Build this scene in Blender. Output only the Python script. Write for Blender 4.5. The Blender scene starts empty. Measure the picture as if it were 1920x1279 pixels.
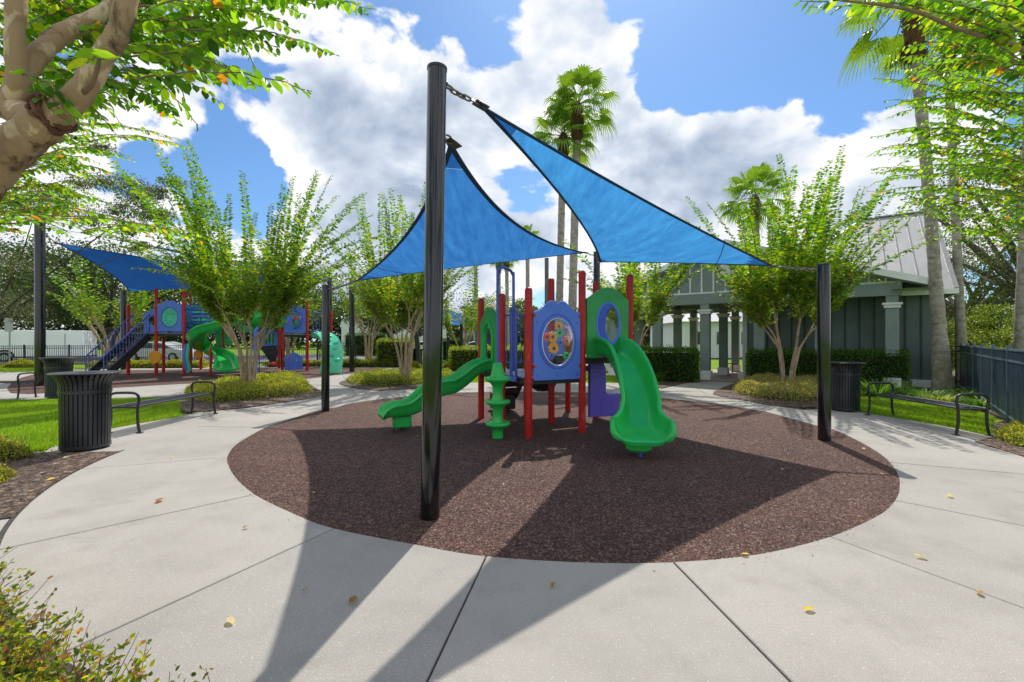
import bpy, bmesh, math, random
import numpy as np
from mathutils import Vector, Matrix, Euler
R = math.radians
rnd = random.Random(7)
rng = np.random.default_rng(11)
sc = bpy.context.scene
COL = sc.collection
FPX, CX, CY, CH = 853.0, 960.0, 640.0, 1.5      # photo focal length in px, principal point, eye height

# ------------------------------------------------------------------ camera
cd = bpy.data.cameras.new('camera'); cam = bpy.data.objects.new('camera', cd); COL.objects.link(cam)
cam.location = (0, 0, CH); cam.rotation_euler = (R(90), 0, 0)
cd.sensor_width = 36.0; cd.lens = FPX / 1920 * 36.0; cd.clip_start = 0.05; cd.clip_end = 2000
sc.camera = cam

# ------------------------------------------------------------------ world
SUN_EL, SUN_AZ = R(54), math.atan2(0.20, 0.98)     # azimuth from +Y towards +X
w = bpy.data.worlds.new('World'); sc.world = w; w.use_nodes = True
nt = w.node_tree; nt.nodes.clear()
N = nt.nodes.new; L = nt.links.new
def val(x, sock):
    if isinstance(x, (int, float)): sock.default_value = x
    else: L(x, sock)
def math_(op, a, b=0.0, c=None, clamp=False):
    n = N('ShaderNodeMath'); n.operation = op; n.use_clamp = clamp
    val(a, n.inputs[0]); val(b, n.inputs[1])
    if c is not None: val(c, n.inputs[2])
    return n.outputs[0]
tc = N('ShaderNodeTexCoord')
sky = N('ShaderNodeTexSky'); sky.sky_type = 'NISHITA'; sky.sun_disc = False
sky.sun_elevation = SUN_EL; sky.sun_rotation = SUN_AZ; sky.altitude = 0; sky.air_density = 1.0
sky.dust_density = 0.6; sky.ozone_density = 2.0
nrm = N('ShaderNodeVectorMath'); nrm.operation = 'NORMALIZE'; L(tc.outputs['Generated'], nrm.inputs[0])
DIR = nrm.outputs[0]
def cloud_noise(offset):
    m = N('ShaderNodeMapping'); m.inputs['Scale'].default_value = (1, 1, 1.55); m.inputs['Location'].default_value = offset
    L(DIR, m.inputs['Vector'])
    n = N('ShaderNodeTexNoise'); n.inputs['Scale'].default_value = 3.9; n.inputs['Detail'].default_value = 7
    n.inputs['Roughness'].default_value = 0.56; n.inputs['Distortion'].default_value = 0.25
    L(m.outputs[0], n.inputs['Vector'])
    v = N('ShaderNodeTexVoronoi'); v.inputs['Scale'].default_value = 6.5; v.inputs['Detail'].default_value = 2; v.inputs['Roughness'].default_value = .6; v.normalize = True
    wv = N('ShaderNodeVectorMath'); wv.operation = 'MULTIPLY_ADD'; L(n.outputs['Color'], wv.inputs[0]); wv.inputs[1].default_value = (.10, .10, .10); L(m.outputs[0], wv.inputs[2]); L(wv.outputs[0], v.inputs['Vector'])
    billow = math_('MULTIPLY', math_('SUBTRACT', .36, v.outputs['Distance']), .62)      # rounded heads of cumulus
    return math_('ADD', math_('ADD', math_('MULTIPLY', math_('SUBTRACT', n.outputs['Fac'], .5), 1.35), .5), billow)
def dvec(px, py):
    return Vector(((px - CX) / FPX, 1, (CY - py) / FPX)).normalized()
# clear patches (-) and cloud masses (+), as directions in the sky
BL = [(400,275,.13,-.50),(860,30,.17,-.62),(1330,90,.11,-.42),(1390,30,.2,-.6),(1580,50,.2,-.5),(1530,275,.07,-.40),(1000,380,.07,-.24),(690,30,.12,-.25),(1280,175,.05,-.2),
      (440,330,.08,-.2),(1440,130,.08,-.35),(300,380,.06,-.2),(1650,130,.09,-.3),(700,250,.30,.30),(560,120,.14,.30),(780,140,.12,.28),(930,150,.1,.2),(1090,80,.11,.50),(1190,95,.07,.3),(1370,225,.11,.55),(1290,330,.12,.3),(1290,250,.045,-.35),(1240,120,.05,-.3),(930,90,.05,-.2),(1560,250,.05,-.15),(1650,290,.12,.35),(1160,200,.07,.3),(1480,160,.05,.3),
      (1220,250,.1,.30),(1250,330,.13,.30),(1640,215,.11,.36),(1520,180,.07,.40),(1750,240,.12,.2),(1450,330,.10,.22),(340,345,.05,.25),(560,420,.2,.2),(900,520,.25,.2)]
def blobs(vec):
    tot = None
    for px, py, r, a in BL:
        n = N('ShaderNodeVectorMath'); n.operation = 'DISTANCE'; L(vec, n.inputs[0]); n.inputs[1].default_value = dvec(px, py)
        q = math_('DIVIDE', n.outputs['Value'], r * 1.05); q = math_('MULTIPLY', q, q)
        e = math_('MULTIPLY', math_('POWER', 2.718, math_('MULTIPLY', q, -1.0)), a * .55)
        tot = e if tot is None else math_('ADD', tot, e)
    return tot
B0 = blobs(DIR)
sepd = N('ShaderNodeSeparateXYZ'); L(DIR, sepd.inputs[0])
hor = N('ShaderNodeMapRange'); L(sepd.outputs['Z'], hor.inputs[0]); hor.inputs[1].default_value = 0.0; hor.inputs[2].default_value = .45
hor.inputs[3].default_value = .09; hor.inputs[4].default_value = 0.0
bias = math_('ADD', B0, hor.outputs[0])
d0 = math_('ADD', cloud_noise((0, 0, 0)), bias)
d1 = math_('ADD', cloud_noise((-.012, -.012, -.05)), bias)      # what stands above: shades the base of a cloud
mask = N('ShaderNodeMapRange'); mask.interpolation_type = 'SMOOTHSTEP'; L(d0, mask.inputs[0])
mask.inputs[1].default_value = .47; mask.inputs[2].default_value = .55
thick = N('ShaderNodeMapRange'); thick.interpolation_type = 'SMOOTHSTEP'; L(math_('ADD', math_('MULTIPLY', d0, .45), math_('MULTIPLY', d1, .55)), thick.inputs[0])
thick.inputs[1].default_value = .56; thick.inputs[2].default_value = 1.02
fine = N('ShaderNodeTexNoise'); fine.inputs['Scale'].default_value = 9; fine.inputs['Detail'].default_value = 6; L(DIR, fine.inputs['Vector'])
emb = math_('MULTIPLY', math_('SUBTRACT', d1, d0), 1.7)           # tops of the puffs catch the light, their bases do not
tk = math_('ADD', math_('ADD', math_('MULTIPLY', thick.outputs[0], .75), .08), math_('ADD', emb, math_('MULTIPLY', math_('SUBTRACT', fine.outputs['Fac'], .5), .5)), clamp=True)
cr = N('ShaderNodeValToRGB'); L(tk, cr.inputs[0])
cr.color_ramp.elements[0].position = 0.0; cr.color_ramp.elements[0].color = (1.0, 1.0, 1.0, 1)
cr.color_ramp.elements[1].position = 1.0; cr.color_ramp.elements[1].color = (.38, .46, .60, 1)
e = cr.color_ramp.elements.new(.45); e.color = (.66, .73, .84, 1)
cm = N('ShaderNodeVectorMath'); cm.operation = 'SCALE'; L(cr.outputs[0], cm.inputs[0]); cm.inputs['Scale'].default_value = 6.7
tint = N('ShaderNodeMix'); tint.data_type = 'RGBA'; tint.blend_type = 'MULTIPLY'; tint.inputs[0].default_value = 1.0
L(sky.outputs[0], tint.inputs[6]); tint.inputs[7].default_value = (.50, .70, .88, 1)
mx = N('ShaderNodeMix'); mx.data_type = 'RGBA'; L(mask.outputs[0], mx.inputs[0]); L(tint.outputs[2], mx.inputs[6]); L(cm.outputs[0], mx.inputs[7])
bg = N('ShaderNodeBackground'); bg.inputs['Strength'].default_value = 0.124; L(mx.outputs[2], bg.inputs['Color'])
wo = N('ShaderNodeOutputWorld'); L(bg.outputs[0], wo.inputs['Surface'])

# ------------------------------------------------------------------ sun
sd = bpy.data.lights.new('sun', 'SUN'); sd.energy = 3.6; sd.angle = R(0.55); sd.color = (1.0, .94, .84)
sun = bpy.data.objects.new('sun', sd); COL.objects.link(sun)
sdir = Vector((math.sin(SUN_AZ) * math.cos(SUN_EL), math.cos(SUN_AZ) * math.cos(SUN_EL), math.sin(SUN_EL)))
sun.rotation_euler = sdir.to_track_quat('Z', 'Y').to_euler(); sun.location = sdir * 40
sc.view_settings.view_transform = 'Standard'; sc.view_settings.look = 'None'; sc.view_settings.gamma = 1
sc.view_settings.exposure = 0.38
sc.render.engine = 'CYCLES'
sc.cycles.max_bounces = 8; sc.cycles.transparent_max_bounces = 8; sc.cycles.transmission_bounces = 5
sc.cycles.use_denoising = True; sc.cycles.use_adaptive_sampling = True

# ================================================================== helpers
def G(px, py, z=0.0):
    """the point of the plane z seen at photo pixel px, py"""
    Y = FPX * (CH - z) / (py - CY)
    return Vector(((px - CX) / FPX * Y, Y, z))
def A(px, py, Y):
    """the point at depth Y seen at photo pixel px, py"""
    return Vector(((px - CX) / FPX * Y, Y, CH + (CY - py) / FPX * Y))
def srgb(r, g, b):
    f = lambda c: (c / 255 / 12.92) if c / 255 <= .04045 else ((c / 255 + .055) / 1.055) ** 2.4
    return (f(r), f(g), f(b))

class NT:
    def __init__(s, name):
        s.m = bpy.data.materials.new(name); s.m.use_nodes = True; s.t = s.m.node_tree; s.t.nodes.clear()
        s.out = s.n('ShaderNodeOutputMaterial'); s.b = s.n('ShaderNodeBsdfPrincipled'); s.l(s.b.outputs[0], s.out.inputs[0])
        s.pos = s.n('ShaderNodeNewGeometry').outputs['Position']
    def n(s, k): return s.t.nodes.new(k)
    def l(s, a, b): s.t.links.new(a, b)
    def noise(s, scale, detail=4, rough=.55, vec=None, dist=0):
        n = s.n('ShaderNodeTexNoise'); n.inputs['Scale'].default_value = scale; n.inputs['Detail'].default_value = detail
        n.inputs['Roughness'].default_value = rough; n.inputs['Distortion'].default_value = dist
        s.l(vec if vec is not None else s.pos, n.inputs['Vector']); return n.outputs['Fac']
    def stretch(s, sx, sy, sz, rz=0):
        m = s.n('ShaderNodeMapping'); m.inputs['Scale'].default_value = (sx, sy, sz); m.inputs['Rotation'].default_value = (0, 0, rz); s.l(s.pos, m.inputs['Vector']); return m.outputs[0]
    def ramp(s, fac, stops):
        r = s.n('ShaderNodeValToRGB'); s.l(fac, r.inputs[0]); el = r.color_ramp.elements
        while len(el) < len(stops): el.new(.5)
        for e, (p, c) in zip(el, stops): e.position = p; e.color = (*c, 1) if len(c) == 3 else c
        return r.outputs[0]
    def math(s, op, a, b=0.0):
        n = s.n('ShaderNodeMath'); n.operation = op
        for x, k in ((a, 0), (b, 1)):
            if isinstance(x, (int, float)): n.inputs[k].default_value = x
            else: s.l(x, n.inputs[k])
        return n.outputs[0]
    def mix(s, fac, a, b, mode='MIX'):
        n = s.n('ShaderNodeMix'); n.data_type = 'RGBA'; n.blend_type = mode
        for x, k in ((fac, 0), (a, 6), (b, 7)):
            if isinstance(x, (int, float)): n.inputs[k].default_value = x
            elif isinstance(x, tuple): n.inputs[k].default_value = (*x, 1)
            else: s.l(x, n.inputs[k])
        return n.outputs[2]
    def bump(s, h, strength=.3, dist=.01):
        n = s.n('ShaderNodeBump'); n.inputs['Strength'].default_value = strength; n.inputs['Distance'].default_value = dist
        s.l(h, n.inputs['Height']); s.l(n.outputs[0], s.b.inputs['Normal']); return n.outputs[0]
    def set(s, **k):
        for a, v in k.items():
            a = {'coat': 'Coat Weight', 'coatr': 'Coat Roughness', 'rough': 'Roughness', 'metal': 'Metallic', 'trans': 'Transmission Weight', 'ior': 'IOR', 'spec': 'Specular IOR Level'}.get(a, a)
            if isinstance(v, (int, float)): s.b.inputs[a].default_value = v
            else: s.l(v, s.b.inputs[a])
    def col(s, c):
        if isinstance(c, tuple): s.b.inputs['Base Color'].default_value = (*c, 1)
        else: s.l(c, s.b.inputs['Base Color'])

def paint(name, c, rough=.35, var=.18, scale=3.0, bump=.0, coat=0.0, metal=0.0, bscale=60, grime=0.0):
    t = NT(name); f = t.noise(scale, 5)
    c0 = tuple(x * (1 - var) for x in c); c1 = tuple(min(1, x * (1 + var)) for x in c)
    col = t.ramp(f, [(.3, c0), (.7, c1)])
    if grime:
        g = t.ramp(t.noise(9, 7, .65), [(.50, (0, 0, 0)), (.72, (1, 1, 1))])
        col = t.mix(t.math('MULTIPLY', g, grime), col, tuple(x * .45 + .05 for x in c))
    t.col(col); rr = t.noise(scale * 4, 4)
    t.set(rough=t.math('ADD', t.math('MULTIPLY', rr, .22), rough - .11), metal=metal, coat=coat, coatr=.08)
    if bump: t.bump(t.noise(bscale, 3), bump, .004)
    return t.m
M = {}
M['black_gloss'] = paint('black_gloss', (.006, .006, .008), .13, .2, 2, bump=.06, bscale=9, coat=.5)
M['black_metal'] = paint('black_metal', (.022, .023, .027), .36, .3, 6, bump=.12, bscale=140)
M['black_rubber'] = paint('black_rubber', (.02, .02, .024), .55, .3, 8, bump=.3, bscale=90)
M['dark_can'] = paint('dark_can', (.025, .029, .034), .33, .4, 4, bump=.08, grime=.25)
def post_red():
    t = NT('red_post'); base = t.ramp(t.noise(4, 5), [(.3, (.42, .012, .012)), (.7, (.60, .022, .016))])
    sp = t.n('ShaderNodeSeparateXYZ'); t.l(t.pos, sp.inputs[0])
    fade = t.ramp(t.noise(5, 4, .6, t.stretch(1.2, 1.2, .35)), [(.64, (0, 0, 0)), (.70, (1, 1, 1))])
    t.col(t.mix(t.math('MULTIPLY', fade, .35), base, (.55, .30, .22))); t.set(rough=.34, coat=.0, spec=.35); t.bump(t.noise(80, 2), .05, .003)
    return t.m
M['red'] = post_red()
def plastic(name, c, c2=None, rough=.3, streak=.12):
    t = NT(name); c2 = c2 or tuple(min(1, x * 1.35 + .01) for x in c)
    col = t.ramp(t.noise(2.2, 5), [(.32, c), (.68, c2)])
    scuff = t.ramp(t.noise(14, 8, .7, t.stretch(1, 1, .4)), [(.56, (0, 0, 0)), (.76, (1, 1, 1))])
    t.col(t.mix(t.math('MULTIPLY', scuff, streak), col, tuple(min(1, x * .6 + .22) for x in c)))
    t.set(rough=t.math('ADD', t.math('MULTIPLY', t.noise(25, 5), .25), rough - .12), spec=.5); pass
    return t.m
M['green'] = plastic('green_plastic', (.022, .44, .075), (.035, .54, .10), .2, .06)
M['green_panel'] = plastic('green_panel', (.02, .30, .06), (.035, .38, .085), .4, .06)
M['blue_panel'] = plastic('blue_panel', (.085, .19, .68), (.11, .235, .78), .38)
M['blue_metal'] = paint('blue_metal', (.05, .095, .42), .3, .2, 5, coat=.2)
M['purple_panel'] = plastic('purple_panel', (.13, .10, .62), (.16, .13, .70), .4)
M['navy_fence'] = paint('navy_fence', (.020, .042, .078), .42, .22, 3, bump=.08, grime=.2)
M['navy_rail'] = paint('navy_rail', (.10, .155, .21), .4, .18, 3)
M['mint'] = plastic('mint_plastic', (.08, .55, .30), (.12, .68, .42), .4)
M['seaglass'] = plastic('seaglass', (.05, .48, .34), (.09, .68, .46), .3, .3)
M['orange'] = plastic('orange_plastic', (.95, .30, .015)); M['yelloworange'] = plastic('yellow_orange', (.85, .33, .02))
M['redp'] = plastic('red_plastic', (.85, .035, .04)); M['bluep'] = plastic('blue_plastic', (.03, .16, .60)); M['greenp'] = plastic('green_gear', (.02, .45, .12))
M['dark_gear'] = plastic('dark_hub', (.02, .03, .03))
M['deck'] = paint('deck_coating', (.30, .32, .34), .5, .2, 10, bump=.2)
M['wall_dark'] = paint('board_dark', (.115, .16, .145), .55, .14, 1.5, bump=.12, bscale=40)
M['batten_dark'] = paint('batten_dark', (.040, .058, .052), .6, .14, 1.5)
M['wall_green'] = paint('siding_green', (.235, .30, .28), .55, .10, 1.6, bump=.12, bscale=50)
M['white_trim'] = paint('white_trim', (.84, .85, .83), .45, .08, 4, grime=.12)
M['soffit'] = paint('soffit', (.58, .61, .56), .6, .08, 2)
M['ceiling'] = paint('ceiling_boards', (.50, .47, .42), .6, .1, 3)
M['roof'] = paint('metal_roof', (.40, .40, .41), .42, .05, .5, metal=.25)
M['seam'] = paint('roof_seam', (.27, .27, .28), .4, .1, 2, metal=.25)
M['grey_post'] = paint('grey_post', (.13, .13, .125), .5, .2, 3)
M['white_van'] = paint('white_trailer', (.88, .90, .93), .35, .05, .8, coat=.2)
M['silver_car'] = paint('silver_car', (.50, .53, .57), .25, .05, 1, coat=.8, metal=.3)
M['chrome'] = paint('chain_steel', (.20, .18, .16), .4, .3, 30, metal=.8)
M['tyre'] = paint('tyre', (.018, .018, .018), .7, .3, 10); M['rim'] = paint('rim', (.35, .36, .38), .35, .1, 3, metal=.6)
M['tan_roof'] = paint('tan_roof', (.40, .29, .20), .8, .15, 2, bump=.2); M['stucco'] = paint('stucco', (.60, .56, .48), .8, .06, 1)
M['house_white'] = paint('house_white', (.72, .74, .75), .7, .04, 1)
M['paver'] = paint('breezeway_floor', (.36, .25, .19), .7, .2, 6, bump=.2)
M['asphalt'] = paint('asphalt', (.17, .17, .175), .85, .2, 3, bump=.3)
M['dark_void'] = paint('dark_joint', (.045, .043, .040), .95, .3, 9)
def bluecloth(name, c0, c1):
    t = NT(name)
    a = t.noise(9, 7, .65, t.stretch(1, .10, 1, R(35))); b = t.noise(170, 2, .5, t.stretch(1, .12, 1, R(35)))
    f = t.math('ADD', t.math('MULTIPLY', a, .75), t.math('MULTIPLY', b, .25))
    col = t.ramp(f, [(.33, c0), (.66, c1)])
    t.col(col); t.set(rough=.7, spec=.15)
    bn = t.bump(f, .22, .008)
    tr = t.n('ShaderNodeBsdfTranslucent'); t.l(col, tr.inputs[0]); t.l(bn, tr.inputs[1])
    ms = t.n('ShaderNodeMixShader'); ms.inputs[0].default_value = .62; t.l(t.b.outputs[0], ms.inputs[1]); t.l(tr.outputs[0], ms.inputs[2])
    t.l(ms.outputs[0], t.out.inputs[0]); return t.m
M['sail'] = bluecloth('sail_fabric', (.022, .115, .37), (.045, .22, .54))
M['sail_sunlit'] = bluecloth('sail_fabric_sunlit', (.032, .18, .48), (.065, .33, .68))  # lit copy of the sail cloth: sun coming through is put into the colour
M['sail_far'] = bluecloth('far_sail_fabric', (.006, .038, .14), (.010, .058, .20))  # darker copy for the far sails: thicker cloth and weaker light in the colour
M['sail_dark'] = bluecloth('sail_patch', (.012, .075, .24), (.02, .12, .36))
M['hem'] = paint('sail_hem', (.012, .04, .11), .7, .2, 20, bump=.3)
def glass():
    t = NT('clear_bubble'); t.col((.93, .97, .97)); t.set(rough=.04, trans=0.0, ior=1.2)
    g = t.n('ShaderNodeBsdfTransparent'); g.inputs[0].default_value = (.93, .96, .96, 1)
    gl = t.n('ShaderNodeBsdfGlossy'); gl.inputs['Roughness'].default_value = .08
    fr = t.n('ShaderNodeFresnel'); fr.inputs[0].default_value = 1.45
    hz = t.n('ShaderNodeBsdfDiffuse'); hz.inputs[0].default_value = (.7, .74, .76, 1)
    scr = t.ramp(t.noise(18, 7, .7), [(.42, (.01, .01, .01)), (.75, (.14, .14, .14))])
    m1 = t.n('ShaderNodeMixShader'); t.l(scr, m1.inputs[0]); t.l(g.outputs[0], m1.inputs[1]); t.l(hz.outputs[0], m1.inputs[2])
    m2 = t.n('ShaderNodeMixShader'); t.l(t.math('MINIMUM', t.math('MULTIPLY', fr.outputs[0], .8), .4), m2.inputs[0]); t.l(m1.outputs[0], m2.inputs[1]); t.l(gl.outputs[0], m2.inputs[2])
    t.l(m2.outputs[0], t.out.inputs[0]); return t.m
M['bubble'] = glass()
def winglass():
    t = NT('window_glass'); t.col((.05, .07, .08)); t.set(rough=.06, spec=.8); return t.m
M['window'] = winglass()
def leafmat(name, trans=.5, tintk=(1.5, 1.38, .5), rough=.42):
    t = NT(name); a = t.n('ShaderNodeAttribute'); a.attribute_name = 'col'
    v = t.noise(23, 3); col = t.mix(1.0, a.outputs['Color'], t.ramp(v, [(.3, (.75, .75, .75)), (.7, (1.2, 1.2, 1.2))]), 'MULTIPLY')
    t.col(col); t.set(rough=rough, spec=.4)
    tr = t.n('ShaderNodeBsdfTranslucent'); t.l(t.mix(1.0, col, tintk, 'MULTIPLY'), tr.inputs[0])
    ms = t.n('ShaderNodeMixShader'); ms.inputs[0].default_value = trans; t.l(t.b.outputs[0], ms.inputs[1]); t.l(tr.outputs[0], ms.inputs[2])
    t.l(ms.outputs[0], t.out.inputs[0]); return t.m
M['leaf'] = leafmat('leaf', .55)
M['leaf_hard'] = leafmat('hard_leaf', .35, (1.3, 1.2, .6), .35)
M['blade'] = leafmat('grass_blade', .45, (1.3, 1.2, .5), .5)
def barkmat(name, c0, c1, c2, s=14, st=(1, 1, .3), b=.5):
    t = NT(name); f = t.noise(s, 7, .62, t.stretch(*st), .4)
    col = t.ramp(f, [(.30, c0), (.50, c1), (.72, c2)] if 'near' not in name else [(.36, c0), (.44, c1), (.56, c1), (.60, c2)]); mo = t.ramp(t.noise(5.5, 5, .6), [(.52, (0, 0, 0)), (.66, (1, 1, 1))])
    t.col(t.mix(t.math('MULTIPLY', mo, .45), col, c0)); t.set(rough=.8, spec=.2); t.bump(f, b, .02); return t.m
M['myrtle_bark'] = barkmat('myrtle_bark', (.26, .18, .115), (.42, .31, .21), (.58, .47, .35))
M['near_bark'] = barkmat('near_myrtle_bark', (.09, .055, .035), (.37, .255, .15), (.60, .46, .30), 8, (1, 1, .55), 1.0)
M['palm_bark'] = barkmat('palm_bark', (.20, .16, .13), (.36, .32, .28), (.50, .46, .41), 5, (1, 1, 1.6), .3)
t_ = [n_ for n_ in M['palm_bark'].node_tree.nodes if n_.type == 'BSDF_PRINCIPLED'][0]; pt_ = M['palm_bark'].node_tree
src_ = t_.inputs['Base Color'].links[0].from_socket; gm_ = pt_.nodes.new('ShaderNodeNewGeometry'); sp_ = pt_.nodes.new('ShaderNodeSeparateXYZ'); pt_.links.new(gm_.outputs['Position'], sp_.inputs[0])
mr_ = pt_.nodes.new('ShaderNodeMapRange'); pt_.links.new(sp_.outputs['Z'], mr_.inputs[0]); mr_.inputs[1].default_value = 0; mr_.inputs[2].default_value = 2.6; mr_.inputs[3].default_value = .75; mr_.inputs[4].default_value = 0
no_ = pt_.nodes.new('ShaderNodeTexNoise'); no_.inputs['Scale'].default_value = 5; no_.inputs['Detail'].default_value = 6; pt_.links.new(gm_.outputs['Position'], no_.inputs['Vector'])
mu_ = pt_.nodes.new('ShaderNodeMath'); mu_.operation = 'MULTIPLY'; ra_ = pt_.nodes.new('ShaderNodeMapRange'); pt_.links.new(no_.outputs['Fac'], ra_.inputs[0]); ra_.inputs[1].default_value = .4; ra_.inputs[2].default_value = .6; pt_.links.new(mr_.outputs[0], mu_.inputs[0]); pt_.links.new(ra_.outputs[0], mu_.inputs[1])
mi_ = pt_.nodes.new('ShaderNodeMix'); mi_.data_type = 'RGBA'; pt_.links.new(mu_.outputs[0], mi_.inputs[0]); pt_.links.new(src_, mi_.inputs[6]); mi_.inputs[7].default_value = (.20, .23, .06, 1); pt_.links.new(mi_.outputs[2], t_.inputs['Base Color'])
M['boot'] = barkmat('palm_boot', (.06, .028, .02), (.14, .065, .045), (.24, .12, .08), 16, (1, 1, .5), .9)
M['oak_bark'] = barkmat('oak_bark', (.05, .042, .036), (.10, .085, .07), (.17, .15, .13), 10, (1, 1, .3), .8)
M['twig'] = paint('twig', (.20, .13, .085), .8, .3, 20)
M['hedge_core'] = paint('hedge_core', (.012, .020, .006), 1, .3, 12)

def concrete(name, c, sp=.5):
    t = NT(name)
    big = t.noise(.9, 6, .6); col = t.ramp(big, [(.30, tuple(x * .84 for x in c)), (.52, c), (.75, tuple(x * 1.08 for x in c))])
    oi = t.n('ShaderNodeObjectInfo'); col = t.mix(1.0, col, t.ramp(oi.outputs['Random'], [(0, (.93, .935, .94)), (1, (1.05, 1.045, 1.03))]), 'MULTIPLY')
    blot = t.ramp(t.noise(1.7, 4, .5), [(.56, (0, 0, 0)), (.70, (1, 1, 1))]); col = t.mix(t.math('MULTIPLY', blot, .36), col, tuple(x * .72 for x in c))
    st = t.ramp(t.noise(3.4, 8, .7), [(.52, (0, 0, 0)), (.74, (1, 1, 1))])
    col = t.mix(t.math('MULTIPLY', st, .35), col, tuple(x * .68 for x in c))
    v = t.n('ShaderNodeTexVoronoi'); v.inputs['Scale'].default_value = 110; t.l(t.pos, v.inputs['Vector'])
    spk = t.ramp(v.outputs['Distance'], [(.12, (1, 1, 1)), (.30, (0, 0, 0))])
    sel = t.ramp(t.noise(75, 1), [(.56, (0, 0, 0)), (.66, (1, 1, 1))])
    col = t.mix(t.math('MULTIPLY', t.math('MULTIPLY', spk, sel), sp), col, (.86, .86, .84))
    v2 = t.noise(160, 2); col = t.mix(.55, col, t.mix(1.0, col, t.ramp(v2, [(.3, (.70, .70, .70)), (.7, (1.22, 1.22, 1.22))]), 'MULTIPLY'))
    t.col(col); t.set(rough=.85, spec=.25); t.bump(t.math('ADD', v2, t.math('MULTIPLY', big, 2)), .25, .006); return t.m
M['concrete'] = concrete('concrete', (.355, .335, .310), .75)
M['concrete_far'] = concrete('concrete_path', (.36, .345, .325), .1)
def mulchmat(name, c0, c1, c2, c3, scale=75):
    t = NT(name)
    wv = t.n('ShaderNodeVectorMath'); wv.operation = 'ADD'
    wob = t.n('ShaderNodeTexNoise'); wob.inputs['Scale'].default_value = 30; t.l(t.pos, wob.inputs['Vector'])
    scl = t.n('ShaderNodeVectorMath'); scl.operation = 'SCALE'; t.l(wob.outputs['Color'], scl.inputs[0]); scl.inputs['Scale'].default_value = .05
    t.l(t.pos, wv.inputs[0]); t.l(scl.outputs[0], wv.inputs[1])
    outs = []
    for k, (sx, sy) in enumerate(((1, .35), (.35, 1))):
        m = t.n('ShaderNodeMapping'); m.inputs['Scale'].default_value = (sx, sy, 1); m.inputs['Rotation'].default_value = (0, 0, .5 + k); t.l(wv.outputs[0], m.inputs['Vector'])
        v = t.n('ShaderNodeTexVoronoi'); v.inputs['Scale'].default_value = scale; t.l(m.outputs[0], v.inputs['Vector']); outs.append(v)
    s = t.n('ShaderNodeSeparateColor'); t.l(outs[0].outputs['Color'], s.inputs[0]); s2 = t.n('ShaderNodeSeparateColor'); t.l(outs[1].outputs['Color'], s2.inputs[0])
    f = t.math('ADD', t.math('MULTIPLY', s.outputs[0], .5), t.math('MULTIPLY', s2.outputs[1], .5))
    col = t.ramp(f, [(.10, c0), (.42, c1), (.68, c2), (.90, c3)])
    big = t.ramp(t.noise(1.1, 5, .6), [(.3, (.78, .80, .84)), (.7, (1.15, 1.1, 1.06))]); t.col(t.mix(1.0, col, big, 'MULTIPLY'))
    t.set(rough=.78, spec=.35)
    h = t.math('ADD', t.math('MULTIPLY', outs[0].outputs['Distance'], -1.0), t.math('MULTIPLY', outs[1].outputs['Distance'], -1.0))
    t.bump(t.math('ADD', h, f), .75, .012); return t.m
M['rubber_mulch'] = mulchmat('rubber_mulch', (.014, .007, .006), (.078, .033, .025), (.155, .078, .060), (.38, .25, .20), 125)
M['bark_mulch'] = mulchmat('bark_mulch', (.022, .015, .011), (.075, .048, .034), (.15, .10, .075), (.32, .25, .19), 42)
def grassmat():
    t = NT('grass_ground'); f = t.noise(1.2, 6, .6); g = t.noise(90, 3, .6)
    col = t.ramp(f, [(.3, (.11, .22, .012)), (.55, (.17, .29, .018)), (.78, (.27, .34, .03))])
    t.col(t.mix(1.0, col, t.ramp(g, [(.3, (.5, .5, .5)), (.7, (1.35, 1.35, 1.2))]), 'MULTIPLY')); t.set(rough=.9, spec=.1); t.bump(g, .8, .02); return t.m
M['grass'] = grassmat()

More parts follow.
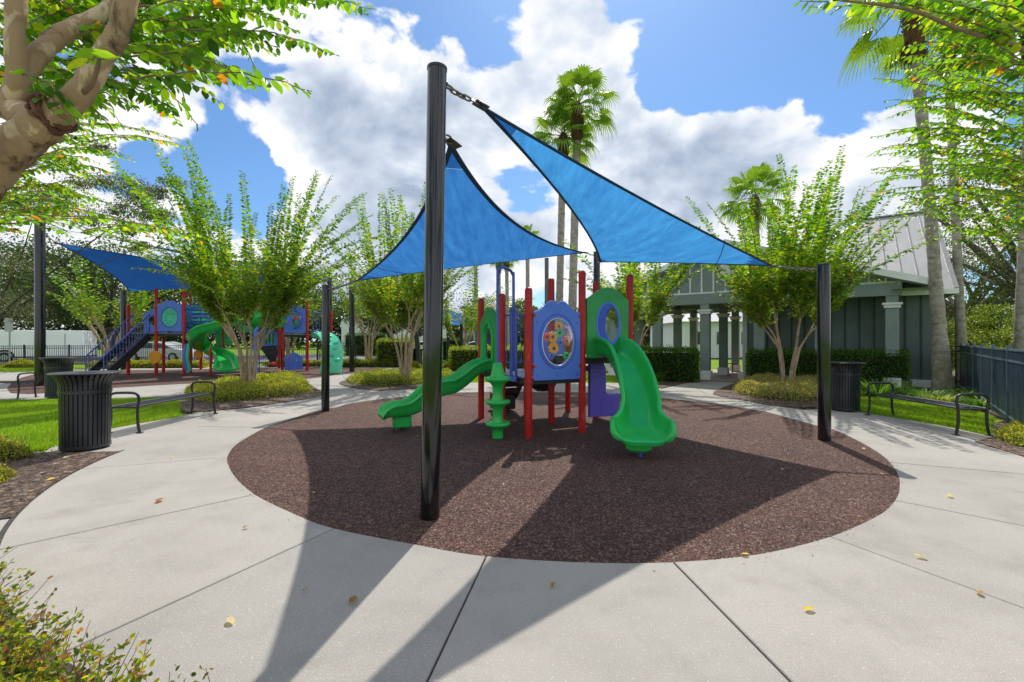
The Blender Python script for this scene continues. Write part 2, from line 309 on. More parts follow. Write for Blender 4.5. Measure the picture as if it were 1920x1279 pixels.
# ---------------------------------------------------------------- meshes
def link(o, parent=None):
    COL.objects.link(o)
    if parent is not None: o.parent = parent
    return o
def wloc(o):
    v = Vector((0, 0, 0))
    while o is not None: v += Vector(o.location); o = o.parent
    return v
def finish(me, smooth, ang=40):
    if smooth:
        me.polygons.foreach_set('use_smooth', [True] * len(me.polygons))
        try: me.set_sharp_from_angle(angle=R(ang))
        except Exception: pass
class MB:
    """collects shapes into one mesh"""
    def __init__(s): s.v = []; s.f = []
    def add(s, vs, fs):
        b = len(s.v); s.v += [tuple(x) for x in vs]; s.f += [tuple(b + i for i in f) for f in fs]; return s
    def box(s, c, d, rz=0.0, M_=None):
        c = Vector(c); x, y, z = d[0] / 2, d[1] / 2, d[2] / 2
        m = M_ or Matrix.Rotation(rz, 3, 'Z')
        vs = [c + m @ Vector((sx * x, sy * y, sz * z)) for sz in (-1, 1) for sx, sy in ((-1, -1), (1, -1), (1, 1), (-1, 1))]
        return s.add(vs, [(3, 2, 1, 0), (4, 5, 6, 7), (0, 1, 5, 4), (1, 2, 6, 5), (2, 3, 7, 6), (3, 0, 4, 7)])
    def bar(s, p, q, wd, h):
        p, q = Vector(p), Vector(q); d = (q - p); l = d.length; m = d.to_track_quat('X', 'Z').to_matrix()
        return s.box((p + q) / 2, (l, wd, h), M_=m)
    def tube(s, pts, r, seg=10, caps=True, closed=False):
        pts = [Vector(p) for p in pts]; n = len(pts); rr = r if isinstance(r, (list, tuple)) else [r] * n
        vs = []; prev = None
        for i, p in enumerate(pts):
            if closed: t = pts[(i + 1) % n] - pts[i - 1]
            else: t = pts[min(i + 1, n - 1)] - pts[max(i - 1, 0)]
            t.normalize()
            if prev is None:
                a = Vector((0, 0, 1)) if abs(t.z) < .9 else Vector((1, 0, 0)); u = t.cross(a).normalized()
            else:
                u = prev - t * prev.dot(t)
                u = u.normalized() if u.length > 1e-6 else t.orthogonal().normalized()
            prev = u; w_ = t.cross(u)
            for k in range(seg):
                an = 2 * math.pi * k / seg; vs.append(p + (u * math.cos(an) + w_ * math.sin(an)) * rr[i])
        fs = []
        for i in range(n if closed else n - 1):
            j = (i + 1) % n
            for k in range(seg):
                k2 = (k + 1) % seg; fs.append((i * seg + k, j * seg + k, j * seg + k2, i * seg + k2))
        if caps and not closed: fs += [tuple(range(seg)), tuple((n - 1) * seg + k for k in reversed(range(seg)))]
        return s.add(vs, fs)
    def lathe(s, prof, c=(0, 0, 0), seg=20):
        c = Vector(c); vs = []; n = len(prof)
        for r, z in prof:
            for k in range(seg): an = 2 * math.pi * k / seg; vs.append(c + Vector((r * math.cos(an), r * math.sin(an), z)))
        fs = [(i * seg + k, i * seg + (k + 1) % seg, (i + 1) * seg + (k + 1) % seg, (i + 1) * seg + k) for i in range(n - 1) for k in range(seg)]
        if prof[0][0] > 1e-4: fs.append(tuple(reversed(range(seg))))
        if prof[-1][0] > 1e-4: fs.append(tuple((n - 1) * seg + k for k in range(seg)))
        return s.add(vs, fs)
    def prism(s, pts, z0, z1):
        n = len(pts); ar = sum(pts[i][0] * pts[(i + 1) % n][1] - pts[(i + 1) % n][0] * pts[i][1] for i in range(n))
        if ar < 0: pts = list(reversed(pts))
        vs = [(p[0], p[1], z0) for p in pts] + [(p[0], p[1], z1) for p in pts]
        return s.add(vs, [tuple(reversed(range(n))), tuple(range(n, 2 * n))] + [(i, (i + 1) % n, n + (i + 1) % n, n + i) for i in range(n)])
    def quad(s, *p): return s.add(p, [tuple(range(len(p)))])
    def sweep(s, rings, cap=True):
        n = len(rings[0]); vs = [p for r_ in rings for p in r_]
        fs = [(i * n + k, i * n + (k + 1) % n, (i + 1) * n + (k + 1) % n, (i + 1) * n + k) for i in range(len(rings) - 1) for k in range(n)]
        if cap: fs += [tuple(reversed(range(n))), tuple((len(rings) - 1) * n + k for k in range(n))]
        return s.add(vs, fs)
    def build(s, name, m, parent=None, smooth=True, bevel=0.0, label=None, cat=None, group=None, kind=None, ang=40):
        off = wloc(parent) if parent is not None else Vector((0, 0, 0))
        used = sorted({i for f in s.f for i in f})
        if len(used) < len(s.v): mp = {i: k for k, i in enumerate(used)}; s.v = [s.v[i] for i in used]; s.f = [tuple(mp[i] for i in f) for f in s.f]
        me = bpy.data.meshes.new(name); me.from_pydata([(x[0] - off.x, x[1] - off.y, x[2] - off.z) for x in s.v], [], s.f)
        if bevel:
            bm = bmesh.new(); bm.from_mesh(me)
            ed = [e for e in bm.edges if len(e.link_faces) == 2 and e.calc_face_angle(0) > R(30)]
            bmesh.ops.bevel(bm, geom=ed, offset=bevel, segments=1, affect='EDGES', clamp_overlap=True); bm.to_mesh(me); bm.free()
        me.update(); finish(me, smooth, ang); me.materials.append(m)
        o = bpy.data.objects.new(name, me); link(o, parent); tag(o, label, cat, group, kind); return o
def tag(o, label=None, cat=None, group=None, kind=None):
    if label: o['label'] = label
    if cat: o['category'] = cat
    if group: o['group'] = group
    if kind: o['kind'] = kind
    return o
def thing(name, label, cat, loc=(0, 0, 0), group=None, kind=None):
    o = bpy.data.objects.new(name, None); o.empty_display_size = .1; o.location = loc; COL.objects.link(o)
    return tag(o, label, cat, group, kind)
def copy_tree(o, parent=None):
    kids = list(o.children); c = o.copy(); COL.objects.link(c); c.parent = parent
    for ch in kids: copy_tree(ch, c)
    return c
def spline_pts(P, n=6, closed=False):
    P = [Vector(p) for p in P]; m = len(P); out = []
    for i in range(m if closed else m - 1):
        if closed: a, b, c, d = P[i - 1], P[i], P[(i + 1) % m], P[(i + 2) % m]
        else: a, b, c, d = P[max(i - 1, 0)], P[i], P[i + 1], P[min(i + 2, m - 1)]
        for k in range(n):
            t = k / n; out.append(.5 * ((2 * b) + (c - a) * t + (2 * a - 5 * b + 4 * c - d) * t * t + (3 * b - a - 3 * c + d) * t ** 3))
    if not closed: out.append(P[-1])
    return out
def panel(name, outline, holes, thick, m, parent, mat4, bevel=.006, label=None):
    """flat board with holes: outline in (x, z) of its own plane, mat4 puts it in the thing's frame"""
    cu = bpy.data.curves.new('tmp', 'CURVE'); cu.dimensions = '2D'; cu.fill_mode = 'BOTH'; cu.extrude = thick / 2 - bevel; cu.bevel_depth = bevel; cu.bevel_resolution = 1
    for pl in [outline] + holes:
        sp = cu.splines.new('POLY'); sp.points.add(len(pl) - 1); sp.use_cyclic_u = True
        for p, q in zip(sp.points, pl): p.co = (q[0], q[1], 0, 1)
    t = bpy.data.objects.new('tmp', cu); COL.objects.link(t); dg = bpy.context.evaluated_depsgraph_get(); dg.update()
    me = bpy.data.meshes.new_from_object(t.evaluated_get(dg)); bpy.data.objects.remove(t); bpy.data.curves.remove(cu)
    me.transform(mat4 @ Matrix.Rotation(R(90), 4, 'X')); me.name = name; me.materials.clear(); me.materials.append(m); finish(me, True, 35)
    o = bpy.data.objects.new(name, me); link(o, parent)
    if label: o['label'] = label
    return o
def ell(cx, cz, rx, rz, n=32, a0=0, a1=2 * math.pi): return [(cx + rx * math.cos(a0 + (a1 - a0) * k / n), cz + rz * math.sin(a0 + (a1 - a0) * k / n)) for k in range(n)]

# ---------------------------------------------------------------- leaves (numpy)
def nrmz(a): return a / np.maximum(np.linalg.norm(a, axis=1, keepdims=True), 1e-9)
def leaves(name, m, P, D, Nn, Ln, Wd, colr, parent=None, rich=False, kind='stuff', label=None, cat=None, group=None):
    P = np.asarray(P, float); n = len(P); D = nrmz(np.asarray(D, float)); S = nrmz(np.cross(D, np.asarray(Nn, float))); U = np.cross(S, D)
    Ln = np.broadcast_to(np.asarray(Ln, float), (n,))[:, None]; Wd = np.broadcast_to(np.asarray(Wd, float), (n,))[:, None]
    if rich:
        loc = [(0, 0, 0), (.22, -.42, .02), (.55, -.5, .04), (.85, -.26, .0), (1, 0, -.10), (.85, .26, .0), (.55, .5, .04), (.22, .42, .02), (.5, 0, -.07)]
        fs = np.array([(0, 1, 8), (1, 2, 8), (2, 3, 8), (3, 4, 8), (4, 5, 8), (5, 6, 8), (6, 7, 8), (7, 0, 8)])
    else:
        loc = [(0, 0, 0), (.5, -.5, .06), (1, 0, -.05), (.5, .5, .06)]
        fs = np.array([(0, 1, 2), (0, 2, 3)])
    k = len(loc); V = np.empty((n, k, 3))
    for i, (a, b, c) in enumerate(loc): V[:, i] = P + D * Ln * a + S * Wd * b + U * Ln * c
    off = wloc(parent) if parent is not None else Vector((0, 0, 0)); V -= np.array(off)[None, None]
    F = (np.arange(n)[:, None, None] * k + fs[None]).reshape(-1, 3); nf = len(F)
    me = bpy.data.meshes.new(name); me.vertices.add(n * k); me.vertices.foreach_set('co', V.reshape(-1).astype(np.float32))
    me.loops.add(nf * 3); me.loops.foreach_set('vertex_index', F.reshape(-1).astype(np.int32))
    me.polygons.add(nf); me.polygons.foreach_set('loop_start', (np.arange(nf) * 3).astype(np.int32)); me.polygons.foreach_set('loop_total', np.full(nf, 3, np.int32))
    me.update(calc_edges=True)
    at = me.attributes.new('col', 'FLOAT_COLOR', 'POINT'); c4 = np.ones((n, k, 4), np.float32); c4[:, :, :3] = np.asarray(colr)[:, None, :]
    at.data.foreach_set('color', c4.reshape(-1)); me.materials.append(m)
    o = bpy.data.objects.new(name, me); link(o, parent); return tag(o, label, cat, group, kind)
def pick(cols, wts, n, jit=.18):
    m_ = min(len(cols), len(wts)); c = np.array(cols[:m_]); wts = list(wts)[:m_]; i = rng.choice(len(c), n, p=np.array(wts) / sum(wts)); return np.clip(c[i] * (1 + rng.normal(0, jit, (n, 1))), .004, 1)
def rv(n): return nrmz(rng.normal(size=(n, 3)))
def poly_sample(poly, n):
    """n random points inside a polygon of the ground"""
    P = np.array([(p[0], p[1]) for p in poly]); lo, hi = P.min(0), P.max(0); out = np.empty((0, 2))
    while len(out) < n:
        q = rng.uniform(lo, hi, (n * 2, 2)); ins = np.zeros(len(q), bool); j = len(P) - 1
        for i in range(len(P)):
            c = ((P[i, 1] > q[:, 1]) != (P[j, 1] > q[:, 1])) & (q[:, 0] < (P[j, 0] - P[i, 0]) * (q[:, 1] - P[i, 1]) / (P[j, 1] - P[i, 1] + 1e-12) + P[i, 0]); ins ^= c; j = i
        out = np.vstack([out, q[ins]])
    return out[:n]
def inside(poly, q):
    P = np.array([(p[0], p[1]) for p in poly]); ins = np.zeros(len(q), bool); j = len(P) - 1
    for i in range(len(P)):
        c = ((P[i, 1] > q[:, 1]) != (P[j, 1] > q[:, 1])) & (q[:, 0] < (P[j, 0] - P[i, 0]) * (q[:, 1] - P[i, 1]) / (P[j, 1] - P[i, 1] + 1e-12) + P[i, 0]); ins ^= c; j = i
    return ins
# ================================================================== ground, paving, roads
CC = Vector((.55, 7.54, 0))
def flat(pts): return [(p.x, p.y) for p in pts]
def gp(L_): return [G(*p) for p in L_]
def sheet(name, pts, z, m, label=None, kind='structure', top=None):
    b = MB()
    if top is None: b.add([(p[0], p[1], z) for p in pts], [tuple(range(len(pts)))])
    else: b.prism([(p[0], p[1]) for p in pts], top, z)
    o = b.build(name, m, None, smooth=False, kind=kind, label=label)
    if top is None:
        me = o.data; me.update()
        if me.polygons[0].normal.z < 0: me.flip_normals()
    return o
g = MB(); g.add([(-900, -300, -.05), (900, -300, -.05), (900, 900, -.05), (-900, 900, -.05)], [(0, 1, 2, 3)])
g.build('ground', M['grass'], None, smooth=False, kind='structure', label='green lawn ground reaching to the far trees')

EDGE = [(426,864.6),(429,850),(441,835),(462,821),(497,802),(534.6,789.6),(574,776),(601,769),(628,764.6),(671,754.5),(729,747),(780,741.5),(831,738),(880,736.2),(930,735),(985,734.8),(1068,735.7),(1130,737),(1190,740.5),(1247,747),
        (1324,755),(1418,769),(1454,777),(1538,800),(1566,807),(1610.6,827.6),(1650,851),(1673,872),(1685,893),(1687,908),(1683.5,929),(1668,950),(1640,970),(1560,1005),(1470,1030),(1390,1044),(1265,1054),(1110,1055),(912,1043),(780,1021),(620,989),(540,958),(475,925),(440,893)]
edge3 = spline_pts(gp(EDGE), 4, closed=True)
EA = np.unwrap([math.atan2(p.y - CC.y, p.x - CC.x) for p in edge3]); ER = np.array([math.hypot(p.y - CC.y, p.x - CC.x) for p in edge3])
o_ = np.argsort(np.mod(EA, 2 * math.pi)); EAs = np.mod(EA, 2 * math.pi)[o_]; ERs = ER[o_]
def r_in(a): return float(np.interp(a % (2 * math.pi), EAs, ERs, period=2 * math.pi))
ro_t = [(0, 6.35), (15, 6.3), (29, 6.28), (45, 7.2), (60, 7.5), (90, 7.6), (139, 7.6), (155, 7.0), (170, 6.2), (180, 6.02), (320, 6.02), (335, 6.15), (345, 6.3), (360, 6.35)]
def r_out(a): return float(np.interp(math.degrees(a) % 360, [x for x, _ in ro_t], [y for _, y in ro_t]))
def polar(r, a, z=0): return Vector((CC.x + r * math.cos(a), CC.y + r * math.sin(a), z))
ring_in = [polar(r_in(2 * math.pi * k / 160) + .03, 2 * math.pi * k / 160) for k in range(160)]
sheet('rubber_surface', ring_in, -.010, M['rubber_mulch'], 'brown bonded rubber mulch bed under the nearer playground')
sheet('paving_base', [polar(r_out(2 * math.pi * k / 120) - .03, 2 * math.pi * k / 120) for k in range(120)], -.028, M['dark_void'], 'dark bedding showing in the joints of the ring paving')
pav = thing('ring_pavement', 'pale concrete walk circling the brown rubber play surface', None, (CC.x, CC.y, 0), kind='structure'); del pav['label']
pav['label'] = 'pale concrete walk circling the brown rubber play surface'
jts = [2, 24, 46, 68, 88, 108, 128, 150, 175.7, 201.5, 225.2, 243.1, 260.5, 277.0, 295.0, 313.2, 335.2, 362]
for k in range(len(jts) - 1):
    a0, a1 = R(jts[k]), R(jts[k + 1]); n = 14; gap = .006
    inn = [polar(r_in(a0 + (a1 - a0) * i / n), a0 + (a1 - a0) * i / n) for i in range(n + 1)]; out = [polar(r_out(a0 + (a1 - a0) * i / n), a0 + (a1 - a0) * i / n) for i in range(n + 1)]
    def sh(p, a, s): t = Vector((-math.sin(a), math.cos(a), 0)); return p + t * s * gap
    inn[0] = sh(inn[0], a0, 1); out[0] = sh(out[0], a0, 1); inn[-1] = sh(inn[-1], a1, -1); out[-1] = sh(out[-1], a1, -1)
    MB().prism([(p.x, p.y) for p in inn + out[::-1]], -.10, rnd.uniform(-.0015, .0015)).build('concrete_slab', M['concrete'], pav, smooth=False, bevel=.005)
sheet('bench_pad_paving', gp([(60,862),(98,838),(150,820),(212,803),(267,793),(333,782),(363,774),(467,765),(540,762),(520,780),(430,830),(300,860)]), -.006, M['concrete'], 'concrete pad under the left bench', top=-.1)
sheet('far_bench_paving', gp([(1500,770),(1560,765),(1612,773),(1710,788),(1800,805),(1860,819),(1840,845),(1700,850),(1540,790)]), -.006, M['concrete'], 'concrete pad under the right bench', top=-.1)
sheet('side_paving', [(-9, 3.9), (-4.45, 4.1), (-3.6, 3.3), (-2.0, 1.9), (-.2, .9), (-.2, -3), (-9, -3)], -.006, M['concrete'], 'concrete walk outside the ring at the lower left', top=-.1)
sheet('near_paving', [(-.2, 1.7), (7, 1.7), (9, 4.5), (12, 4.0), (12, -3), (-.2, -3)], -.010, M['concrete'], 'concrete walk behind the viewer', top=-.1)
path_pts = gp([(-140,757),(0,750),(200,747.5),(345,742),(345,760),(600,775),(700,770),(1000,760),(1250,770),(1400,790),(1400,750),(1337,739),(1370,721),(1400,712),(1315,712),(1240,729),(1225,722),(1180,718),(900,717),(850,719),(812,712),(800,700),(775,690),(740,686),(640,684),(500,686),(300,690),(200,690.5),(60,697),(-140,699)])
sheet('footpath', path_pts, -.012, M['concrete_far'], 'concrete footpath between the two playgrounds')
for a, b_ in (((-20, 747), (-20, 703)), ((120, 748), (150, 730)), ((1285, 716), (1330, 742)), ((640, 700), (668, 742)), ((735, 688), (780, 742)), ((1030, 719), (1030, 734))):
    p, q = G(*a), G(*b_); MB().bar((p.x, p.y, -.012), (q.x, q.y, -.012), .012, .004).build('path_joint', M['dark_void'], None, smooth=False, kind='structure', label='tooled joint across the concrete footpath')
mul2 = spline_pts(gp([(20,737),(200,728),(340,720),(450,716),(560,712),(635,703),(697,698),(722,693.5),(700,690.5),(640,688),(500,690),(300,693.5),(200,694.5),(60,703)]), 4, closed=True)
sheet('far_rubber_surface', mul2, -.006, M['rubber_mulch'], 'rubber mulch bed under the farther playground')
def bed(px, label, z=.012, n=5): 
    pts = spline_pts(gp(px), n, closed=True); sheet('mulch_bed', pts, z, M['bark_mulch'], label, top=-.06); return pts
B1 = bed([(340,744),(420,728),(500,716),(560,713),(588,726),(604,741),(567,750),(467,764),(363,773),(338,764)], 'mulch bed round the multi-stem tree left of the sails')
B2 = bed([(640,716),(700,704),(790,700),(858,705),(872,715),(850,721),(785,728.5),(712,733),(652,725)], 'mulch bed round the tree behind the tall black pole')
B3 = bed([(1337,739),(1370,722),(1402,713),(1480,715),(1566,722),(1575,752),(1560,763),(1500,764),(1449,761.5),(1402,753)], 'mulch bed round the tree before the pavilion')
nb = [polar(6.04, R(a)) for a in (193, 198, 203, 208, 213, 217.5)]
nbed = [(p.x, p.y) for p in nb] + [(-4.6, 3.68), (-6.5, 3.45), (-8.6, 3.3), (-8.8, 6.2), (-7.6, 6.3), (-5.98, 6.08)]
sheet('mulch_bed', [Vector((*p, 0)) for p in nbed], .006, M['bark_mulch'], 'bare mulch bed at the left edge of the ring', top=-.06)
cb = [polar(6.05, R(a)) for a in (226, 231, 236, 241, 246, 252, 258)]
cbed = [(p.x, p.y) for p in cb] + [(-.7, .9), (-3.4, .9), (-3.9, 2.6)]
sheet('mulch_bed', [Vector((*p, 0)) for p in cbed], .004, M['bark_mulch'], 'mulch bed under the near shrub', top=-.06)
rbed = gp([(1828,829),(1862,820),(1850,800),(1880,790),(1960,800),(2100,850),(2100,960),(1990,880),(1920,857)])
sheet('mulch_bed', rbed, .008, M['bark_mulch'], 'mulch bed by the blue fence', top=-.06)
B5 = gp([(1395,702),(1560,705),(1700,712),(1745,738),(1800,745),(1870,780),(1920,800),(1960,790),(1850,700),(1700,690),(1395,694)])
sheet('mulch_bed', B5, .002, M['bark_mulch'], 'mulch bed along the pavilion wall', top=-.06)
sheet('mulch_bed', gp([(1195,722),(1240,728),(1320,712),(1315,706),(1190,704)]), .002, M['bark_mulch'], 'mulch bed left of the pavilion path', top=-.06)
sheet('parking_road', [(-90, 29.5), (-12, 31.5), (-4, 40), (20, 46), (20, 58), (-14, 56), (-90, 44)], -.04, M['asphalt'], 'grey parking road beyond the playgrounds')
kb = MB(); kb.bar((-90, 29.3, .02), (-12, 31.3, .02), .2, .14); kb.bar((-12, 31.3, .02), (-4, 39.8, .02), .2, .14); kb.build('kerb', M['concrete_far'], None, smooth=False, kind='structure', label='concrete kerb along the parking road')

# grass blades on the near lawns
def grass(poly, n, label, h=.05):
    q = poly_sample(poly, n); P = np.column_stack([q, np.full(n, -.05)]); D = nrmz(rng.normal(0, .38, (n, 3)) + [0, 0, 1])
    pt = (np.sin(q[:, 0] * 2.1) * np.sin(q[:, 1] * 1.7 + 1) > .2)[:, None] * .12
    c = pick([(.25, .46, .02), (.17, .37, .02), (.40, .54, .05), (.50, .48, .12)], [5, 4, 3, 1], n) * (1 + pt)
    hh = h * rng.uniform(.9, 1.9, n) + .02
    V = np.empty((n, 3, 3)); S = nrmz(np.cross(D, rv(n))) * .006; V[:, 0] = P - S; V[:, 1] = P + S; V[:, 2] = P + D * hh[:, None]
    me = bpy.data.meshes.new('lawn_grass'); me.vertices.add(3 * n); me.vertices.foreach_set('co', V.reshape(-1).astype(np.float32)); me.loops.add(3 * n); me.loops.foreach_set('vertex_index', np.arange(3 * n, dtype=np.int32))
    me.polygons.add(n); me.polygons.foreach_set('loop_start', (np.arange(n) * 3).astype(np.int32)); me.polygons.foreach_set('loop_total', np.full(n, 3, np.int32)); me.update(calc_edges=True)
    at = me.attributes.new('col', 'FLOAT_COLOR', 'POINT'); c4 = np.ones((n, 3, 4), np.float32); c4[:, :, :3] = c[:, None]; at.data.foreach_set('color', c4.reshape(-1)); me.materials.append(M['blade'])
    o = bpy.data.objects.new('lawn_grass', me); COL.objects.link(o); tag(o, label, None, None, 'stuff')
grass(gp([(-60,752),(200,749),(340,745),(338,765),(333,781),(212,802),(105,838),(0,846),(-60,850)]), 130000, 'short bright grass of the lawn behind the left litter bin')
grass(gp([(1580,745),(1640,740),(1740,745),(1860,785),(1868,818),(1800,804),(1710,787),(1612,772)]), 60000, 'short bright grass behind the right bench')
grass(gp([(835,716),(850,700),(1000,698),(1300,702),(1300,706),(1235,720),(1180,717),(900,716)]), 45000, 'strip of grass behind the nearer playground', .06)
grass(gp([(-60,698),(60,695),(70,689),(-60,690)]), 25000, 'strip of grass before the black picket fence', .07)

# ================================================================== shade sails and their poles
def pole(base, top, r, label, group):
    t = thing('shade_pole', label, 'pole', base, group=group)
    b, q = Vector(base), Vector(top)
    MB().tube([b + (q - b) * k / 6 - (Vector((0, 0, .03)) if k == 0 else Vector()) for k in range(7)], r, 40).build('shaft', M['black_gloss'], t, ang=50)
    d = (q - b).normalized(); MB().tube([q - d * .012, q + d * .012, q + d * .02], [r + .004, r + .004, r * .7], 40).build('cap', M['black_metal'], t)
    return t
PB, PT = Vector((-.703, 3.90, 0)), Vector((-.65, 3.95, 3.86))
gpn = 'black poles of the near shade sails'
p_big = pole(PB, PT, .083, 'thick tall black pole standing nearest, in front of the green slide', gpn)
p_lft = pole((-4.02, 9.80, 0), (-4.01, 9.80, 2.69), .083, 'short black pole at the left rim of the near rubber bed', gpn)
p_mid = pole((2.18, 11.8, 0), (2.20, 11.8, 3.80), .083, 'black pole behind the play tower with two sails meeting on it', gpn)
p_rgt = pole((4.76, 6.93, 0), (4.745, 6.93, 2.66), .088, 'short black pole at the right rim, beside the bin', gpn)
def chain(a, b, parent, n=None, r=.010, link_l=.085):
    a, b = Vector(a), Vector(b); d = b - a; n = n or max(2, int(d.length / (link_l * .72))); ln = d.length / n; q = d.to_track_quat('X', 'Z').to_matrix()
    for k in range(n):
        c = a + d * (k + .5) / n - Vector((0, 0, .02 * math.sin(math.pi * (k + .5) / n))); tw = Matrix.Rotation(R(90) * (k % 2) + .3, 3, 'X'); hl, hw = ln * .68, ln * .30
        pts = []
        for i in range(14):
            an = 2 * math.pi * i / 14; x = math.cos(an); y = math.sin(an); pts.append(c + q @ (tw @ Vector((hl * np.sign(x) * abs(x) ** .8, hw * np.sign(y) * abs(y) ** .8, 0))))
        MB().tube(pts, r, 6, closed=True).build('chain_link', M['chrome'], parent)
def sail(A_, B_, C_, sag, dz, label, anchors, corner_lines=(), group='near blue shade sails', n=34, mat='sail'):
    A_, B_, C_ = Vector(A_), Vector(B_), Vector(C_); cen = (A_ + B_ + C_) / 3
    t = thing('shade_sail', label, 'shade sail', cen, group=group)
    up = (B_ - A_).cross(C_ - A_).normalized(); up = up if up.z > 0 else -up
    def inw(P, Q, Rr): e = (Q - P).normalized(); v = (Rr - P); v = v - e * v.dot(e); return v.normalized(), (Q - P).length
    E = [inw(A_, B_, C_), inw(B_, C_, A_), inw(C_, A_, B_)]
    def pt(u, v, w_):
        p = A_ * u + B_ * v + C_ * w_
        for (nv, ln), x, y, z, s in zip(E, (u, v, w_), (v, w_, u), (w_, u, v), sag): p = p + nv * (s * ln * 4 * x * y * (1 - z))
        wr = .010 * math.sin(34 * (u - v) + 5 * w_) * (27 * u * v * w_) ** .5
        return p + Vector((0, 0, dz * 27 * u * v * w_ + wr))
    b = MB(); idx = {}; vs = []
    for i in range(n + 1):
        for j in range(n + 1 - i): idx[i, j] = len(vs); vs.append(pt(i / n, j / n, 1 - (i + j) / n))
    cloth, patch = [], []
    for i in range(n):
        for j in range(n - i):
            f = [(idx[i, j], idx[i + 1, j], idx[i, j + 1])]
            if i + j < n - 1: f.append((idx[i + 1, j], idx[i + 1, j + 1], idx[i, j + 1]))
            u, v = (i + .4) / n, (j + .4) / n; w_ = 1 - u - v
            (patch if max(u, v, w_) > .905 else cloth).extend(f)
    MB().add(vs, cloth).build('cloth', M[mat], t, ang=80)
    for o in t.children:
        pass
    # three doubled corner patches
    for k in range(3):
        sel = [f for f in patch if (lambda c: (c[0] > .5, c[1] > .5, c[2] > .5)[k])(tuple(np.mean([(i / n, j / n, 1 - (i + j) / n) for (i, j), q in idx.items() if q in f], axis=0)))]
        MB().add([Vector(p) + up * .002 for p in vs], sel).build('corner_patch', M['sail_dark'], t, ang=80)
    for P in ([(1 - k / n, k / n, 0) for k in range(n + 1)], [(0, 1 - k / n, k / n) for k in range(n + 1)], [(k / n, 0, 1 - k / n) for k in range(n + 1)]):
        pts = [pt(*q) for q in P]; rings = []
        for i, p in enumerate(pts):
            tg = (pts[min(i + 1, n)] - pts[max(i - 1, 0)]).normalized(); s_ = tg.cross(up).normalized(); s_ = s_ if s_.dot(cen - p) > 0 else -s_
            rings.append([p - s_ * .006 - up * .006, p + s_ * .045 - up * .005, p + s_ * .045 + up * .006, p - s_ * .006 + up * .007])
        MB().sweep(rings).build('hem', M['hem'], t)
    for sgn in corner_lines:       # seams across the cloth near a corner
        k, f = sgn; m_ = 20; pts = []
        for i in range(m_ + 1):
            q = [0, 0, 0]; q[k] = f; q[(k + 1) % 3] = (1 - f) * i / m_; q[(k + 2) % 3] = (1 - f) * (1 - i / m_); pts.append(pt(*q) - up * .003)
        MB().tube(pts, .006, 5).build('seam', M['hem'], t)
    for corner, q, kind in anchors:
        corner, q = Vector(corner), Vector(q); d = (q - corner).normalized()
        ctr = (cen - corner).normalized()
        MB().bar(corner - d * .10, corner + d * .04, .10, .012).build('corner_plate', M['chrome'], t, bevel=.003)
        MB().tube([corner + d * .03 + (d.orthogonal().normalized() * .03 * math.cos(x) + d * .05 * math.sin(x)) for x in np.linspace(0, 2 * math.pi, 12, endpoint=False)], .009, 6, closed=True).build('shackle', M['chrome'], t)
        if kind == 'chain': chain(corner + d * .09, q, t)
        else: MB().tube([corner + d * .08, (corner + q) / 2 - Vector((0, 0, .02)), q], .014, 8).build('turnbuckle', M['chrome'], t)
        MB().tube([q - d * .01, q + d * .05], [.028, .028], 10).build('pole_eye', M['black_metal'], t)
    return t
A_top, A_lft, A_rgt = (-.55, 4.08, 3.29), (-3.32, 9.68, 2.78), (1.88, 11.6, 3.75)
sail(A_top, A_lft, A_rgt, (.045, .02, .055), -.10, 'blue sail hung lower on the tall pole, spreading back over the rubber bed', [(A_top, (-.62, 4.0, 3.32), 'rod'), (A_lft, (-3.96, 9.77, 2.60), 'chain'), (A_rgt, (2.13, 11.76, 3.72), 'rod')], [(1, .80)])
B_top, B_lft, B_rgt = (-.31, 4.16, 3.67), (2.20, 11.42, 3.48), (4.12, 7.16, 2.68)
sail(B_top, B_lft, B_rgt, (.03, .015, .022), -.10, 'bright blue sail chained to the tall pole, reaching to the right pole', [(B_top, (-.58, 3.97, 3.74), 'chain'), (B_lft, (2.20, 11.72, 3.55), 'rod'), (B_rgt, (4.68, 6.95, 2.60), 'chain')], [(2, .77)], mat='sail_sunlit')

# ================================================================== nearer play structure (local frame: x along the front, y away)
RZ = math.atan2(.43, .90)
ps = thing('play_structure', 'red-posted play tower with blue bubble panel, green pod climber and decks', 'play structure', (.258, 7.10, 0)); 
def to_local_builder(fn):
    return fn
GRID = [(0,0,2.33),(1,0,2.66),(2,0,2.66),(0,1,2.33),(1,1,2.66),(2,1,2.66),(0,2,2.33),(1,2,2.05),(2,2,2.05)]
off0 = Vector((0, 0, 0))
def pb(b, name, m, **k):      # build in the structure's own frame
    o = b.build(name, m, None, **k); o.parent = ps; return o
for gx, gy, h in GRID:
    b = MB().tube([(gx, gy, -.03), (gx, gy, h - .05)], .060, 24, caps=False); b.lathe([(.060, h - .05), (.056, h - .02), (.040, h), (0.0, h + .008)], (gx, gy, 0), 24)
    po = pb(b, 'post', M['red'], ang=50)
    for z in ((.86, 1.93) if gx < 1 or (gx == 1 and gy == 0) else (.86, 1.25, 2.2)):
        if z < h - .1:
            c = MB().lathe([(.061, z - .018), (.072, z - .016), (.072, z + .016), (.061, z + .018)], (gx, gy, 0), 20).build('clamp', M['red'], None); c.parent = po
